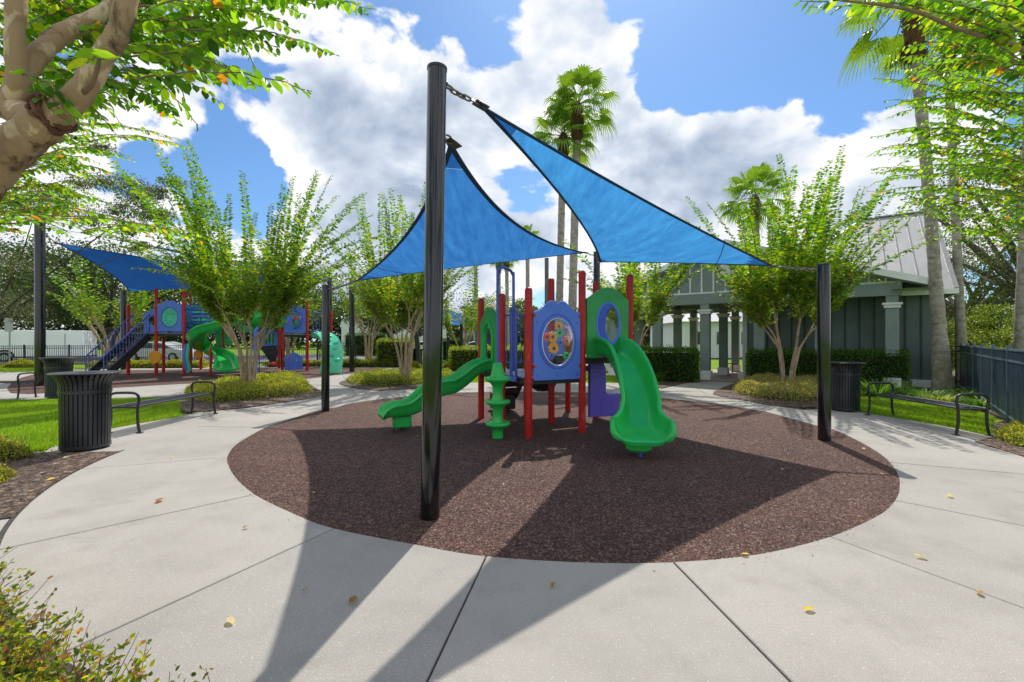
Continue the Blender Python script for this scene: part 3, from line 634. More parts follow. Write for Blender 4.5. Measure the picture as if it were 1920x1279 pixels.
def deck(x0, y0, z):
    b = MB(); b.box(((x0 + .5), (y0 + .5), z - .012), (.98, .98, .024))
    d = pb(b, 'deck', M['deck'], smooth=False)
    b = MB()
    for a, s in (((x0 + .5, y0 + .02, z - .072), (.88, .035, .09)), ((x0 + .5, y0 + .98, z - .072), (.88, .035, .09)), ((x0 + .02, y0 + .5, z - .074), (.035, .88, .088)), ((x0 + .98, y0 + .5, z - .074), (.035, .88, .088))): b.box(a, s)
    o = b.build('deck_rim', M['black_rubber'], None, smooth=False, bevel=.004); o.parent = d
deck(0, 0, .93); deck(0, 1, .93); deck(1, 1, 1.03); deck(1, 0, 1.24)
ID = Matrix.Identity(4)
def pm(x, y, z=0, rz=0): return Matrix.Translation((x, y, z)) @ Matrix.Rotation(rz, 4, 'Z')
def wavy_top(w_, z0, z1, zs, hump=2):
    """panel outline with a scalloped top"""
    pts = [(-w_ / 2 + .02, z0), (w_ / 2 - .02, z0), (w_ / 2, z0 + .02), (w_ / 2, zs)]
    for k in range(49):
        t = 1 - k / 48; x = (t - .5) * w_ * .96
        if hump == 2: zz = zs + (z1 - zs) * float(np.interp(abs(t - .5), [0, .02, .06, .10, .15, .20, .27, .34, .41, .5], [.70, .74, .93, 1.0, .97, .84, .55, .26, .08, 0]))
        else: zz = zs + (z1 - zs) * (math.sin(t * math.pi) ** 1.6)
        pts.append((x, zz))
    pts += [(-w_ / 2, zs), (-w_ / 2, z0 + .02)]
    return pts
# front panel with clear gear window
fp = panel('bubble_panel', wavy_top(.86, .885, 2.14, 1.96), [ell(.0, 1.49, .295, .385)], .035, M['blue_panel'], ps, pm(.5, -.03))
def sub(b, name, m, par, **k): o = b.build(name, m, None, **k); o.parent = par; return o
rg = MB(); 
for rr, yy in ((1.0, -.030),): rg.tube([(.5 + (.305) * math.cos(a), -.055, 1.49 + .395 * math.sin(a)) for a in np.linspace(0, 2 * math.pi, 48, endpoint=False)], .012, 8, closed=True)
sub(rg, 'window_ring', M['blue_panel'], fp)
sub(MB().tube([(.5 + .345 * math.cos(a), -.048, 1.49 + .435 * math.sin(a)) for a in np.linspace(0, 2 * math.pi, 56, endpoint=False)], .006, 6, closed=True), 'window_groove', M['blue_metal'], fp)
def dome(cx, cz, rx, rz, depth, y0, par, axis='y', nm='bubble_window'):
    b = MB(); vs = []; nr, ns = 10, 40
    for i in range(nr + 1):
        t = i / nr * math.pi / 2; k = math.sin(t); d = depth * math.cos(t)
        for j in range(ns): a = 2 * math.pi * j / ns; vs.append((cx + rx * k * math.cos(a), y0 - d, cz + rz * k * math.sin(a)))
    fs = [(i * ns + j, i * ns + (j + 1) % ns, (i + 1) * ns + (j + 1) % ns, (i + 1) * ns + j) for i in range(nr) for j in range(ns)]
    return MB().add(vs, fs)
sub(dome(.5, 1.49, .292, .382, .07, -.055, None), 'gear_window', M['bubble'], fp, ang=80)
sub(MB().tube([(.5 + .285 * math.cos(a), -.062, 1.49 + .375 * math.sin(a)) for a in np.linspace(0, 2 * math.pi, 48, endpoint=False)], .007, 6, closed=True), 'window_rim', M['white_trim'], fp)
def gear(x, z, r, m, n=9, y=-.045):
    pts = []
    for k in range(n * 4):
        a = 2 * math.pi * (k + .5) / (n * 4); q = r * (1.0 if k % 4 in (0, 1) else .84); pts.append((x + q * math.cos(a), z + q * math.sin(a)))
    o = panel('gear', pts, [], .035, m, fp, pm(0, y), bevel=.004); 
    h = MB().tube([(x, y - .018, z), (x, y - .034, z)], [r * .34, r * .2], 12).build('gear_hub', M['dark_gear'], None); h.parent = fp
for gx, gz, gr, gm in ((.02,.245,.060,'orange'),(.035,.14,.066,'greenp'),(-.20,.075,.058,'redp'),(-.095,.075,.080,'orange'),(.17,.015,.072,'redp'),(.045,-.01,.055,'bluep'),(-.075,-.105,.082,'orange'),(-.115,-.225,.048,'bluep'),(.16,-.225,.050,'greenp')):
    gear(.5 + gx, 1.49 + gz, gr * 1.12, M[gm])
M_or2 = None
sub(MB().tube([(.5, -.052, .985), (.5, -.062, .985)], [.035, .028], 16), 'panel_boss', M['blue_panel'], fp)
for bx in (.13, .87):
    for bz in (.96, 1.80): sub(MB().tube([(bx, -.048, bz), (bx, -.058, bz)], [.014, .010], 8), 'bolt', M['chrome'], fp)
for z in (1.1, 1.9):
    for x0, x1 in ((.06, .10), (.90, .94)): sub(MB().bar((x0, -.03, z), (x1, -.03, z), .05, .04), 'bracket', M['red'], fp, smooth=False)
# slide hood on the left side (x = 0, y 1..2)
HL = R(-90)
arch = [(-.41, .93), (-.22, .93), (-.22, 1.55)] + [(.22 * math.cos(a) * -1, 1.55 + .30 * math.sin(a)) for a in np.linspace(.05, math.pi - .05, 14)] + [(.22, .93), (.41, .93), (.42, 1.86)] + [(x, 1.86 + .26 * math.cos(x / .42 * math.pi / 2) ** 1.3) for x in np.linspace(.38, -.38, 15)] + [(-.42, 1.86)]
panel('slide_hood', arch, [], .05, M['green_panel'], ps, pm(-.03, 1.5, 0, R(-90)))
panel('hood_trim', [(-.25, .95), (-.205, .95), (-.205, 1.56)] + [(-.205 * math.cos(a), 1.56 + .27 * math.sin(a)) for a in np.linspace(.05, math.pi - .05, 14)] + [(.205, .95), (.25, .95), (.25, 1.56)] + [(.25 * math.cos(a), 1.56 + .32 * math.sin(a)) for a in np.linspace(.05, math.pi - .05, 14)] + [(-.25, 1.56)], [], .08, M['green'], ps, pm(-.05, 1.5, 0, R(-90)))
# far rail of the left decks (y = 2, x 0..1) : vertical bars
rl = MB(); rl.tube([(.06, 2.0, 2.02), (.94, 2.0, 2.02)], .018, 10); rl.tube([(.06, 2.0, 1.06), (.94, 2.0, 1.06)], .018, 10); rl.tube([(.07, 2.0, 1.06), (.07, 2.0, 2.02)], .018, 10)
rail = pb(rl, 'rail_frame', M['blue_metal'])
for k in range(8): sub(MB().tube([(.12 + k * .108, 2.0, 1.06), (.12 + k * .108, 2.0, 2.02)], .010, 8), 'rail_bar', M['blue_metal'], rail)
# pod climber and its looping pipe on the left side (x = 0, y 0..1)
pc = Vector((-.45, .17, 0))
prof = [(0, 0), (.085, 0), (.085, .02), (.080, .10), (.10, .15), (.175, .185), (.196, .205), (.196, .235), (.175, .25), (.095, .245), (.078, .33), (.082, .44), (.11, .50), (.175, .525), (.196, .545), (.196, .575), (.175, .59), (.095, .585), (.076, .67), (.080, .79), (.12, .85), (.18, .88), (.20, .90), (.20, .93), (.175, .945), (.12, .955), (.092, 1.05), (.072, 1.14), (.045, 1.17), (0, 1.17)]
cl = pb(MB().lathe(prof, pc, 32), 'pod_climber', M['green'], ang=60)
loop = [pc + Vector((0, 0, 1.12)), pc + Vector((0, 0, 2.50)), pc + Vector((.02, .01, 2.60)), pc + Vector((.10, .05, 2.66))]
q_ = Vector((-.02, .50, 0))
loop += [q_ + Vector((-.09, -.05, 2.66)), q_ + Vector((-.02, -.01, 2.60)), q_ + Vector((0, 0, 2.50)), q_ + Vector((0, 0, 1.0))]
pb(MB().tube(spline_pts(loop, 5), .024, 14), 'loop_pipe', M['blue_metal'])
sl = MB(); sl.tube([q_ + Vector((0, -.10, .88)), q_ + Vector((0, -.10, 1.95))] + [q_ + Vector((0, -.10 * math.cos(a), 1.95 + .10 * math.sin(a))) for a in np.linspace(.3, math.pi - .3, 8)] + [q_ + Vector((0, .10, 1.95)), q_ + Vector((0, .10, .88))], .022, 10)
sa = pb(sl, 'hand_hoop', M['blue_metal'])
sub(MB().tube([q_ + Vector((-.03, 0, .86)), q_ + Vector((-.03, 0, 2.0))], .014, 8), 'hoop_bar', M['blue_metal'], sa)
sub(MB().box(q_ + Vector((-.035, 0, .875)), (.03, .34, .07)), 'foot_plate', M['blue_panel'], sa, bevel=.006)
# tall green panel above the curved slide (y = 0, x 1..2)
hood = [(-.42, 1.22), (-.20, 1.22), (-.20, 1.35), (.20, 1.35), (.20, 1.22), (.42, 1.22), (.43, 2.20)] + [(x, 2.20 + .20 * math.cos(x / .43 * math.pi / 2) ** 1.2) for x in np.linspace(.40, -.40, 17)] + [(-.43, 2.20)]
gpn_ = panel('tall_panel', hood, [ell(.0, 1.78, .235, .36)], .045, M['green_panel'], ps, pm(1.5, -.03))
sub(MB().tube([(1.5 + .238 * math.cos(a), -.045, 1.78 + .362 * math.sin(a)) for a in np.linspace(0, 2 * math.pi, 44, endpoint=False)], .022, 8, closed=True), 'opening_ring', M['blue_panel'], gpn_)
for bx in (1.12, 1.88):
    for bz in (1.32, 2.12): sub(MB().tube([(bx, -.05, bz), (bx, -.064, bz)], [.014, .010], 8), 'bolt', M['chrome'], gpn_)
# blue bubble panel on the right side (x = 2, y 0..1), seen through the opening
bp = panel('side_bubble_panel', wavy_top(.86, 1.22, 2.26, 2.12), [ell(0, 1.80, .26, .33)], .035, M['blue_panel'], ps, pm(2.03, .5, 0, R(90)))
bb = dome(0, 1.80, .258, .328, .17, 0, None); bb.v = [(2.05 - v[1], .5 + v[0], v[2]) for v in bb.v]
sub(bb, 'bubble_window', M['bubble'], bp, ang=80)
sub(MB().tube([(2.055, .5 + .26 * math.cos(a), 1.80 + .33 * math.sin(a)) for a in np.linspace(0, 2 * math.pi, 40, endpoint=False)], .016, 8, closed=True), 'window_rim', M['bubble'], bp)
# ground-level purple activity wall (x = 2 .. , under the tall deck)
gw = [(-.12, .12), (.46, .12), (.46, .50), (.24, .50), (.18, .56), (.18, .98), (.15, 1.05), (.13, 1.16), (-.12, 1.16)]
pw = panel('play_wall', gw, [], .10, M['purple_panel'], ps, pm(1.72, .62, 0, R(-8)), bevel=.018)
for z in (.85, .92, 1.0, 1.07): sub(MB().bar((1.63, .565, z), (1.82, .54, z), .012, .012), 'wall_groove', M['blue_metal'], pw)
# panel between the two deck levels
panel('riser_panel', [(-.42, .95), (.42, .95), (.42, 1.24), (-.42, 1.24)], [], .03, M['black_rubber'], ps, pm(1.0, .5, 0, R(90)))
panel('back_panel', wavy_top(.86, 1.05, 1.95, 1.82), [ell(-.2, 1.5, .1, .14), ell(.2, 1.5, .1, .14)], .03, M['blue_panel'], ps, pm(1.5, 2.03, 0))
# rubber-coated transfer steps behind the left deck
st = pb(MB().box((.80, 2.75, .20), (.44, .42, .34)), 'transfer_step', M['black_rubber'], smooth=True, bevel=.02)
for k in range(3): sub(MB().box((.80, 2.50 - .18 * k, .45 + .16 * k), (.50, .24, .12)), 'step', M['black_rubber'], st, bevel=.015)
sub(MB().bar((.56, 2.62, .30), (.56, 2.04, .93), .05, .16), 'stringer', M['black_rubber'], st, bevel=.01)
sub(MB().bar((1.04, 2.62, .30), (1.04, 2.04, .93), .05, .16), 'stringer', M['black_rubber'], st, bevel=.01)
for x, y in ((.52, 2.30), (.86, 1.72)): sub(MB().tube([(x, y, 0), (x, y, .92)], .020, 10), 'leg', M['blue_metal'], st)
pb(MB().lathe([(0, .52), (.12, .52), (.24, .60), (.32, .78), (.34, .86), (.31, .86), (.22, .64), (.1, .56), (0, .56)], (1.10, 1.50, 0), 24), 'play_bowl', M['black_rubber'], ang=60)
# slides
def channel(path, wid, hgt, up=(0, 0, 1), rim=.022, th=.028, n=None):
    """closed U section swept along the path; wid / hgt are functions of 0..1"""
    pts = [Vector(p) for p in path]; m = len(pts); rings = []
    for i, p in enumerate(pts):
        t = (pts[min(i + 1, m - 1)] - pts[max(i - 1, 0)]).normalized(); s = t.cross(Vector(up)).normalized(); u_ = s.cross(t).normalized(); f = i / (m - 1)
        w2, h = wid(f) / 2, hgt(f); k = min(1, h / .14)
        half = [(0, 0), (.35 * w2, .002), (.62 * w2, .012 * k), (.80 * w2, .045 * k), (.91 * w2, .10 * k), (.96 * w2, h * .82), (.985 * w2, h - rim * .6), (1.0 * w2 + rim * .2, h), (w2 + rim * 1.2, h + rim * .25), (w2 + rim * 2.1, h - rim * .5), (w2 + rim * 2.2, h - rim * 1.7 * k), (w2 + rim * 1.6, h - rim * 2.2 * k)]
        outer = [(w2 + th * .5, h * (.5 * k)), (.90 * w2 + th * .4, .02), (.76 * w2, -th * 1.1), (.5 * w2, -th * 1.5), (0, -th * 1.6)]
        right = half + outer; prof_ = right + [(-x, y) for x, y in reversed(right[1:-1])]
        rings.append([p + s * x + u_ * y for x, y in prof_])
    return MB().sweep(rings)
g1 = [(.02, 1.5, .98), (-.16, 1.5, .97), (-.34, 1.5, .90), (-.54, 1.5, .74), (-.74, 1.5, .62), (-.93, 1.5, .585), (-1.10, 1.5, .52), (-1.30, 1.5, .37), (-1.50, 1.5, .285), (-1.70, 1.5, .265), (-1.88, 1.5, .27), (-2.0, 1.5, .235)]
s1 = pb(channel(spline_pts(g1, 5), lambda f: .42 + .10 * max(0, (f - .8) / .2), lambda f: .22 - .03 * math.sin(f * 9) - .17 * max(0, (f - .86) / .14) ** 1.3), 'wave_slide', M['green'], ang=60)
sub(MB().prism([(-1.50, 1.38), (-1.80, 1.40), (-1.80, 1.60), (-1.50, 1.62)], 0.03, .25), 'slide_foot', M['green'], s1, bevel=.03)
sub(MB().tube([(-1.65, 1.5, -.02), (-1.65, 1.5, .06)], .03, 10), 'anchor', M['black_metal'], s1)
# curved slide
g2 = [(1.50, .02, 1.29), (1.50, -.16, 1.28), (1.49, -.36, 1.18), (1.45, -.58, 1.00), (1.38, -.80, .80), (1.29, -1.00, .60), (1.19, -1.18, .43), (1.06, -1.34, .32), (.93, -1.50, .265), (.80, -1.66, .25), (.70, -1.79, .245), (.65, -1.86, .225)]
pth = spline_pts(g2, 5)
s2 = pb(channel(pth, lambda f: .45 + .25 * max(0, min(1, (f - .58) / .2)) ** 1.4 * (1 - .45 * max(0, (f - .92) / .08) ** 2), lambda f: .26 + .03 * math.sin(f * 6) - .19 * max(0, (f - .86) / .14) ** 1.5, rim=.026, th=.03), 'curved_slide', M['green'], ang=60)
sub(MB().prism([(.80 + .17 * math.cos(a), -1.60 + .17 * math.sin(a)) for a in np.linspace(0, 2 * math.pi, 16, endpoint=False)], .06, .22), 'slide_foot', M['green'], s2, bevel=.03)
sub(MB().tube([(.78, -1.66, -.02), (.78, -1.66, .10)], .028, 10), 'anchor', M['blue_metal'], s2)
ps.rotation_euler = (0, 0, RZ)

# loose crumbs of rubber on the near part of the surface, a few spilled on the walk
n = 42000; rr_ = rng.random(n) ** .5; an_ = rng.uniform(math.pi, 2 * math.pi, n); rad_ = np.array([r_in(a) for a in an_]) * np.where(rng.random(n) < .008, 1 + rng.exponential(.008, n), rr_)
P = np.column_stack([CC.x + rad_ * np.cos(an_), CC.y + rad_ * np.sin(an_), np.full(n, -.006)]); P[:, 2] = np.where(rad_ > np.array([r_in(a) for a in an_]), .003, -.006)
leaves('rubber_crumbs', M['leaf_hard'], P, nrmz(rng.normal(size=(n, 3)) * [1, 1, .25]), rv(n) * .5 + [0, 0, 1], rng.uniform(.008, .022, n), .006, pick([(.02, .012, .010), (.09, .045, .035), (.19, .10, .075), (.42, .29, .24)], [3, 4, 3, 1.6], n), None, label='loose crumbs on the brown rubber play surface')

ej = MB(); aa = [R(a) for a in np.linspace(192, 262, 60)]
ej.add([(CC.x + r_ * math.cos(a), CC.y + r_ * math.sin(a), -.003) for a in aa for r_ in (6.0, 6.055)], [(2 * i, 2 * i + 1, 2 * i + 3, 2 * i + 2) for i in range(59)])
ej.build('expansion_joint', M['dark_void'], None, smooth=False, kind='structure', label='dark expansion joint round the outer rim of the ring walk')
# ================================================================== benches and bins
def make_bench(label, Lx=1.98):
    t = thing('bench', label, 'bench', group='black metal benches along the walks')
    for x in (-Lx / 2, Lx / 2):
        # end frame: two legs and a looped arm in one bent tube
        pts = [(x, -.25, 0), (x, -.235, .06), (x, -.215, .20), (x, -.215, .40), (x, -.235, .52), (x, -.225, .60), (x, -.17, .645), (x, 0, .655), (x, .17, .645), (x, .225, .60), (x, .235, .52), (x, .215, .40), (x, .215, .20), (x, .235, .06), (x, .25, 0)]
        fr = MB().tube(spline_pts(pts, 4), .021, 10).build('end_frame', M['black_metal'], t)
        for y in (-.25, .25): MB().box((x, y, .006), (.075, .085, .012)).build('foot', M['black_metal'], fr, bevel=.003)
        MB().tube([(x, -.215, .415), (x, .215, .415)], .018, 10).build('cross_tube', M['black_metal'], fr)
    for y in (-.205, .205): MB().tube([(-Lx / 2, y, .425), (Lx / 2, y, .425)], .017, 10).build('seat_rail', M['black_metal'], t)
    n = 38; first = None
    for k in range(n):
        x = -Lx / 2 + .05 + (Lx - .10) * k / (n - 1)
        if first is None:
            b = MB(); ys = np.linspace(-.20, .20, 7)
            rings = [[Vector((-.0165, y, .428 + .012 * math.cos(y / .2 * 1.5) + .0)), Vector((.0165, y, .428 + .012 * math.cos(y / .2 * 1.5))), Vector((.0165, y, .434 + .012 * math.cos(y / .2 * 1.5))), Vector((-.0165, y, .434 + .012 * math.cos(y / .2 * 1.5)))] for y in ys]
            first = b.sweep(rings).build('seat_strap', M['black_metal'], t, smooth=False); first.location.x = x
        else: c = first.copy(); COL.objects.link(c); c.parent = t; c.location.x = x
    MB().tube([(-Lx / 2, 0, .425), (Lx / 2, 0, .425)], .013, 8).build('centre_rail', M['black_metal'], t)
    return t
def place(t, x, y, rz, label=None, s=1.0):
    t.location = (x, y, 0); t.rotation_euler = (0, 0, rz); t.scale = (s, s, s)
    if label: t['label'] = label
    return t
bench = make_bench('black slatted metal bench left of the ring, beside the nearest bin')
place(bench, -6.36, 8.42, R(90) + R(1.5))
b2 = copy_tree(bench); place(b2, 7.40, 8.23, R(90) - R(4), 'black slatted metal bench on the right, before the blue fence')
b3 = copy_tree(bench); place(b3, -13.75, 11.9, R(4), 'black bench cut by the left edge of the photo, behind the lawn')

def make_bin(label):
    t = thing('litter_bin', label, 'litter bin', group='black slatted litter bins')
    n = 34; r = .275; first = None
    pr = [(.268, .03), (.270, .25), (.273, .60), (.276, .86), (.285, .93), (.315, .99), (.36, 1.035), (.372, 1.045)]
    for k in range(n):
        a = 2 * math.pi * k / n
        if first is None:
            rings = []
            for q, z in pr:
                wd = .0185; rings.append([Vector((q, -wd, z)), Vector((q, wd, z)), Vector((q - .006, wd, z)), Vector((q - .006, -wd, z))])
            first = MB().sweep(rings).build('slat', M['dark_can'], t, smooth=True)
        else: c = first.copy(); COL.objects.link(c); c.parent = t; c.rotation_euler = (0, 0, a)
    for z, rr in ((.045, .274), (.80, .284)):
        MB().lathe([(rr - .012, z - .022), (rr + .001, z - .022), (rr + .001, z + .022), (rr - .012, z + .022), (rr - .012, z - .022)], seg=48).build('band', M['dark_can'], t)
    MB().lathe([(.365, 1.035), (.385, 1.045), (.388, 1.055), (.375, 1.064), (.30, 1.066), (.245, 1.06), (.215, 1.045), (.215, 1.035), (.25, 1.045), (.365, 1.035)], seg=56).build('rim', M['black_metal'], t)
    for k in range(26):
        pass
    MB().lathe([(0, .05), (.235, .05), (.245, .90), (.25, 1.0), (.235, 1.0), (.22, .12), (0, .12)], seg=32).build('liner', M['black_rubber'], t)
    MB().lathe([(0, .0), (.12, .0), (.12, .035), (0, .035)], seg=20).build('foot', M['black_metal'], t)
    return t
bn = make_bin('black slatted bin with flared rim, largest one, at the left'); place(bn, -5.98, 6.38, .1)
c_ = copy_tree(bn); place(c_, -12.05, 12.1, .2, 'black slatted bin half hidden behind the nearest bin', 1.0)
c_ = copy_tree(bn); place(c_, 7.22, 9.86, .3, 'black slatted bin beside the right sail pole', .98)
c_ = copy_tree(bn); place(c_, A(778, 0, 27).x + .1, 27.3, 0, 'far black bin behind the tall pole, beside the leaning tree'); 

# ================================================================== trees
def shoot(P0, d0, ln, droop, n):
    """points along an arching twig"""
    pts = []; p = Vector(P0); d = Vector(d0).normalized(); s = ln / n
    for k in range(n + 1): pts.append(p.copy()); p = p + d * s; d = (d + Vector((0, 0, -droop * s)) + Vector((rnd.gauss(0, .02), rnd.gauss(0, .02), 0))).normalized()
    return pts
def feather(pts, sp, ll, out, lo=.06, wf=.5, hang=0.35, jit=0):
    """paired leaves along a twig; appends (P, D, N, L, W, f)"""
    tot = 0.0; ns = len(pts) - 1; seg = (pts[1] - pts[0]).length; total = seg * ns; k = 0; s = lo * total; side = 1
    while s < total:
        i = min(int(s / seg), ns - 1); f = s / seg - i; p = pts[i].lerp(pts[i + 1], f); t = (pts[i + 1] - pts[i]).normalized()
        sd = t.cross(Vector((0, 0, 1))); sd = sd.normalized() if sd.length > .05 else Vector((1, 0, 0)); upv = sd.cross(t).normalized()
        fr = s / total; L_ = ll * (1.0 - .5 * fr ** 4) * rnd.uniform(.75, 1.15)
        an = rnd.gauss(0, .34)
        dd = (sd * side * math.cos(an) + upv * math.sin(an) + t * .55 + Vector((0, 0, -hang)) + Vector((rnd.gauss(0, .1), rnd.gauss(0, .1), rnd.gauss(0, .1)))).normalized()
        nn = (upv + Vector((rnd.gauss(0, .3), rnd.gauss(0, .3), rnd.gauss(0, .3))))
        out.append((tuple(p + Vector((rnd.gauss(0, jit), rnd.gauss(0, jit), rnd.gauss(0, jit)))) if jit else tuple(p), tuple(dd), tuple(nn), L_, L_ * wf, fr, p.z)); side = -side; s += sp * rnd.uniform(.7, 1.3)
GREENS = [(.075, .205, .014), (.125, .275, .018), (.19, .34, .022), (.29, .39, .03), (.42, .40, .04), (.45, .24, .05)]
def leafcols(o, zlo, zhi, yel=1.0):
    n = len(o); z = np.array([q[6] for q in o]); f = np.clip((z - zlo) / (zhi - zlo), 0, 1); c = np.empty((n, 3))
    hi = pick(GREENS, [5, 6, 3.5, .6, .03, .02], n); lo = pick(GREENS, [1.6, 3.6, 5, 4.6 * yel, 1.4 * yel, .15 * yel], n)
    m = rng.random(n) < f * .9 + .05; return np.where(m[:, None], hi, lo)
def myrtle(base, H, W_, trunks, label, seed, leafL=.10, nsh=110, fork=.34, sp=.030, yel=1.0, lean=(0, 0), group='crape myrtle trees round the playgrounds', tr=.055, dens=1.0, spr=.058):
    global rnd, rng
    sr, sn = rnd, rng; rnd = random.Random(seed); rng = np.random.default_rng(seed)
    t = thing('myrtle_tree', label, 'tree', base, group=group); B = Vector(base)
    zf = H * fork; tips = []; tk = []
    for k in range(trunks):
        a = 2 * math.pi * (k + rnd.uniform(-.2, .2)) / trunks; r0 = .05 + .045 * trunks * .5
        p0 = B + Vector((math.cos(a) * r0 * .75, math.sin(a) * r0 * .75, -.05)); e = rnd.uniform(.85, 1.2)
        p2 = B + Vector((math.cos(a) * W_ * spr * e + lean[0], math.sin(a) * W_ * spr * e + lean[1], zf * rnd.uniform(.55, .85)))
        mid = (p0 + p2) / 2 + Vector((rnd.gauss(0, .035), rnd.gauss(0, .035), 0)) - Vector((math.cos(a), math.sin(a), 0)) * .03
        pts = spline_pts([p0, mid, p2], 5); r1 = tr * rnd.uniform(.8, 1.15)
        MB().tube(pts, [r1 * (1.25 if i == 0 else 1 - .3 * i / len(pts)) for i in range(len(pts))], 10).build('trunk', M['myrtle_bark'], t)
        for j in range(rnd.choice((2, 3))):
            b2_ = a + rnd.uniform(-.8, .8); p3 = p2 + Vector((math.cos(b2_) * W_ * .09, math.sin(b2_) * W_ * .09, zf * rnd.uniform(.28, .5)))
            pt2 = spline_pts([p2 - (p2 - mid).normalized() * .04, (p2 + p3) / 2 + Vector((rnd.gauss(0, .03), rnd.gauss(0, .03), .03)), p3], 4)
            tk.append((pt2, r1 * .6)); 
            for q in range(2):
                p4 = p3 + Vector((math.cos(b2_ + q - .5) * W_ * .06, math.sin(b2_ + q - .5) * W_ * .06, zf * rnd.uniform(.1, .25)))
                tk.append(([p3, (p3 + p4) / 2 + Vector((0, 0, .01)), p4], r1 * .38)); tips.append((p4, b2_ + q - .5)); 
            tips.append((p3, b2_))
    bm_ = MB()
    for pts, r1 in tk: bm_.tube(pts, [r1 * (1 - .4 * i / len(pts)) for i in range(len(pts))], 7)
    out = []; tw = MB()
    for k in range(nsh):
        p, a = tips[k % len(tips)]; a2 = a + rnd.gauss(0, .75); el = rnd.uniform(.06, 1.0) ** .9
        pol = (1 - el) * .88 + .04; d = Vector((math.cos(a2) * math.sin(pol), math.sin(a2) * math.sin(pol), math.cos(pol)))
        long_ = k % 4 == 0; rem = (H + B.z - p.z); ln = (1.0 if long_ else rnd.uniform(.34, .55)) * min(rem / max(.35, d.z) * rnd.uniform(.8, 1.02), W_ * .5 * rnd.uniform(.85, 1.15) / max(.25, math.sin(pol)), rem * 1.05)
        ln *= 1.08 if long_ else 1; pts = shoot(p, d, ln, (rnd.uniform(.35, .85) * (.3 + min(1, pol / .5)) if long_ else rnd.uniform(.1, .5)) / max(ln, .5), 8); tw.tube(pts, [.008 * (1 - .85 * i / 8) + .0015 for i in range(9)], 4, caps=False); feather(pts, sp * (1.45 if long_ else 2.2), leafL * (1.75 if long_ else 1.25), out, wf=.46, jit=.008, hang=.35, lo=.02)
        for j in range(1 if long_ else 3):          # short side twigs low on the shoot make the inner crown dense
            i = rnd.choice((0, 1, 1, 2, 3)); d2 = ((pts[i + 1] - pts[i]).normalized() * .6 + Vector((rnd.gauss(0, .6), rnd.gauss(0, .6), rnd.gauss(0, .35)))).normalized()
            p2s = shoot(pts[i], d2, ln * rnd.uniform(.14, .30), .3, 4); feather(p2s, sp * 1.35, leafL * .95, out, .02, wf=.5, jit=.02); tw.tube(p2s, .0035, 3, caps=False)
    bm_.v += []; o1 = bm_.build('branches', M['myrtle_bark'], t); tw.build('twigs', M['twig'], t)
    zl, zh = B.z + H * fork, B.z + H * .85
    leaves('crown', M['leaf'], [q[0] for q in out], [q[1] for q in out], [q[2] for q in out], [q[3] for q in out], [q[4] for q in out], leafcols(out, zl, zh, yel), t)
    rnd, rng = sr, sn; return t
myrtle((-7.85, 13.6, 0), 6.35, 4.8, 6, 'multi-stem crape myrtle in the yellow-green bed at the left', 21, nsh=230, sp=.017, tr=.06)
myrtle((-3.85, 16.3, 0), 6.6, 4.6, 5, 'multi-stem crape myrtle just behind the tall black pole', 5, nsh=180, sp=.019, yel=1.2)
myrtle((8.10, 13.4, 0), 6.1, 4.8, 4, 'crape myrtle in front of the pavilion gable', 8, nsh=215, sp=.017, spr=.06, yel=1.2, fork=.36)
myrtle((3.85, 15.0, 0), 5.0, 3.6, 3, 'leaning crape myrtle behind the green bubble panel', 14, nsh=120, sp=.019, fork=.36, lean=(.1, 0), yel=1.5)
myrtle((-23.3, 26.4, 0), 6.4, 7.0, 5, 'round crape myrtle beyond the left litter bins', 33, leafL=.15, nsh=100, sp=.06, tr=.09, yel=.7)
myrtle((-9.3, 29.5, 0), 7.4, 5.0, 5, 'farther crape myrtle seen between two black poles', 41, leafL=.15, nsh=80, sp=.065, tr=.08)
myrtle((-2.6, 24.5, 0), 5.4, 4.2, 4, 'distant crape myrtle right of the tall pole', 44, leafL=.14, nsh=60, sp=.06, yel=1.8)
myrtle((-13.4, 27.5, 0), 6.6, 5.2, 5, 'crape myrtle behind the farther play structure', 47, leafL=.15, nsh=70, sp=.07, yel=.8)

# ---- palms
def fan(t, c, yaw, pitch, rad, stem, seed):
    """one fan frond: stalk, pleated blade and drooping tips"""
    rr = random.Random(seed); Mx = Matrix.Rotation(yaw, 3, 'Z') @ Matrix.Rotation(-pitch, 3, 'Y'); c = Vector(c)
    b = MB(); tip = c + Mx @ Vector((stem, 0, 0)) + Vector((0, 0, -.12 * stem * (1 - abs(math.sin(pitch))))); b.tube([c, (c + tip) / 2 + Vector((0, 0, .05)), tip], [.022, .017, .012], 5, caps=False)
    n = 26; green = []
    for k in range(n):
        a = (k / (n - 1) - .5) * R(250); l = rad * (1 - .22 * abs(a) / R(125)) * rr.uniform(.9, 1.05); d = Mx @ Vector((math.cos(a), math.sin(a), 0)); s = Mx @ Vector((-math.sin(a), math.cos(a), 0)); u_ = Mx @ Vector((0, 0, 1))
        pm_ = tip + d * l * .52 + u_ * .02; w1 = l * .52 * R(250) / n * .62
        pe = tip + d * l * .78 + Vector((0, 0, -.18 * rad)) ; pf = tip + d * l * .9 + Vector((0, 0, -.50 * rad * rr.uniform(.7, 1.2)))
        b.add([tip, pm_ - s * w1, pm_ + s * w1 , pm_ + u_ * .035], [(0, 1, 3), (0, 3, 2)]); b.add([pm_ - s * w1 * .8, pm_ + s * w1 * .8, pe + s * w1 * .35, pe - s * w1 * .35, pf], [(0, 1, 2, 3), (3, 2, 4)])
    return b
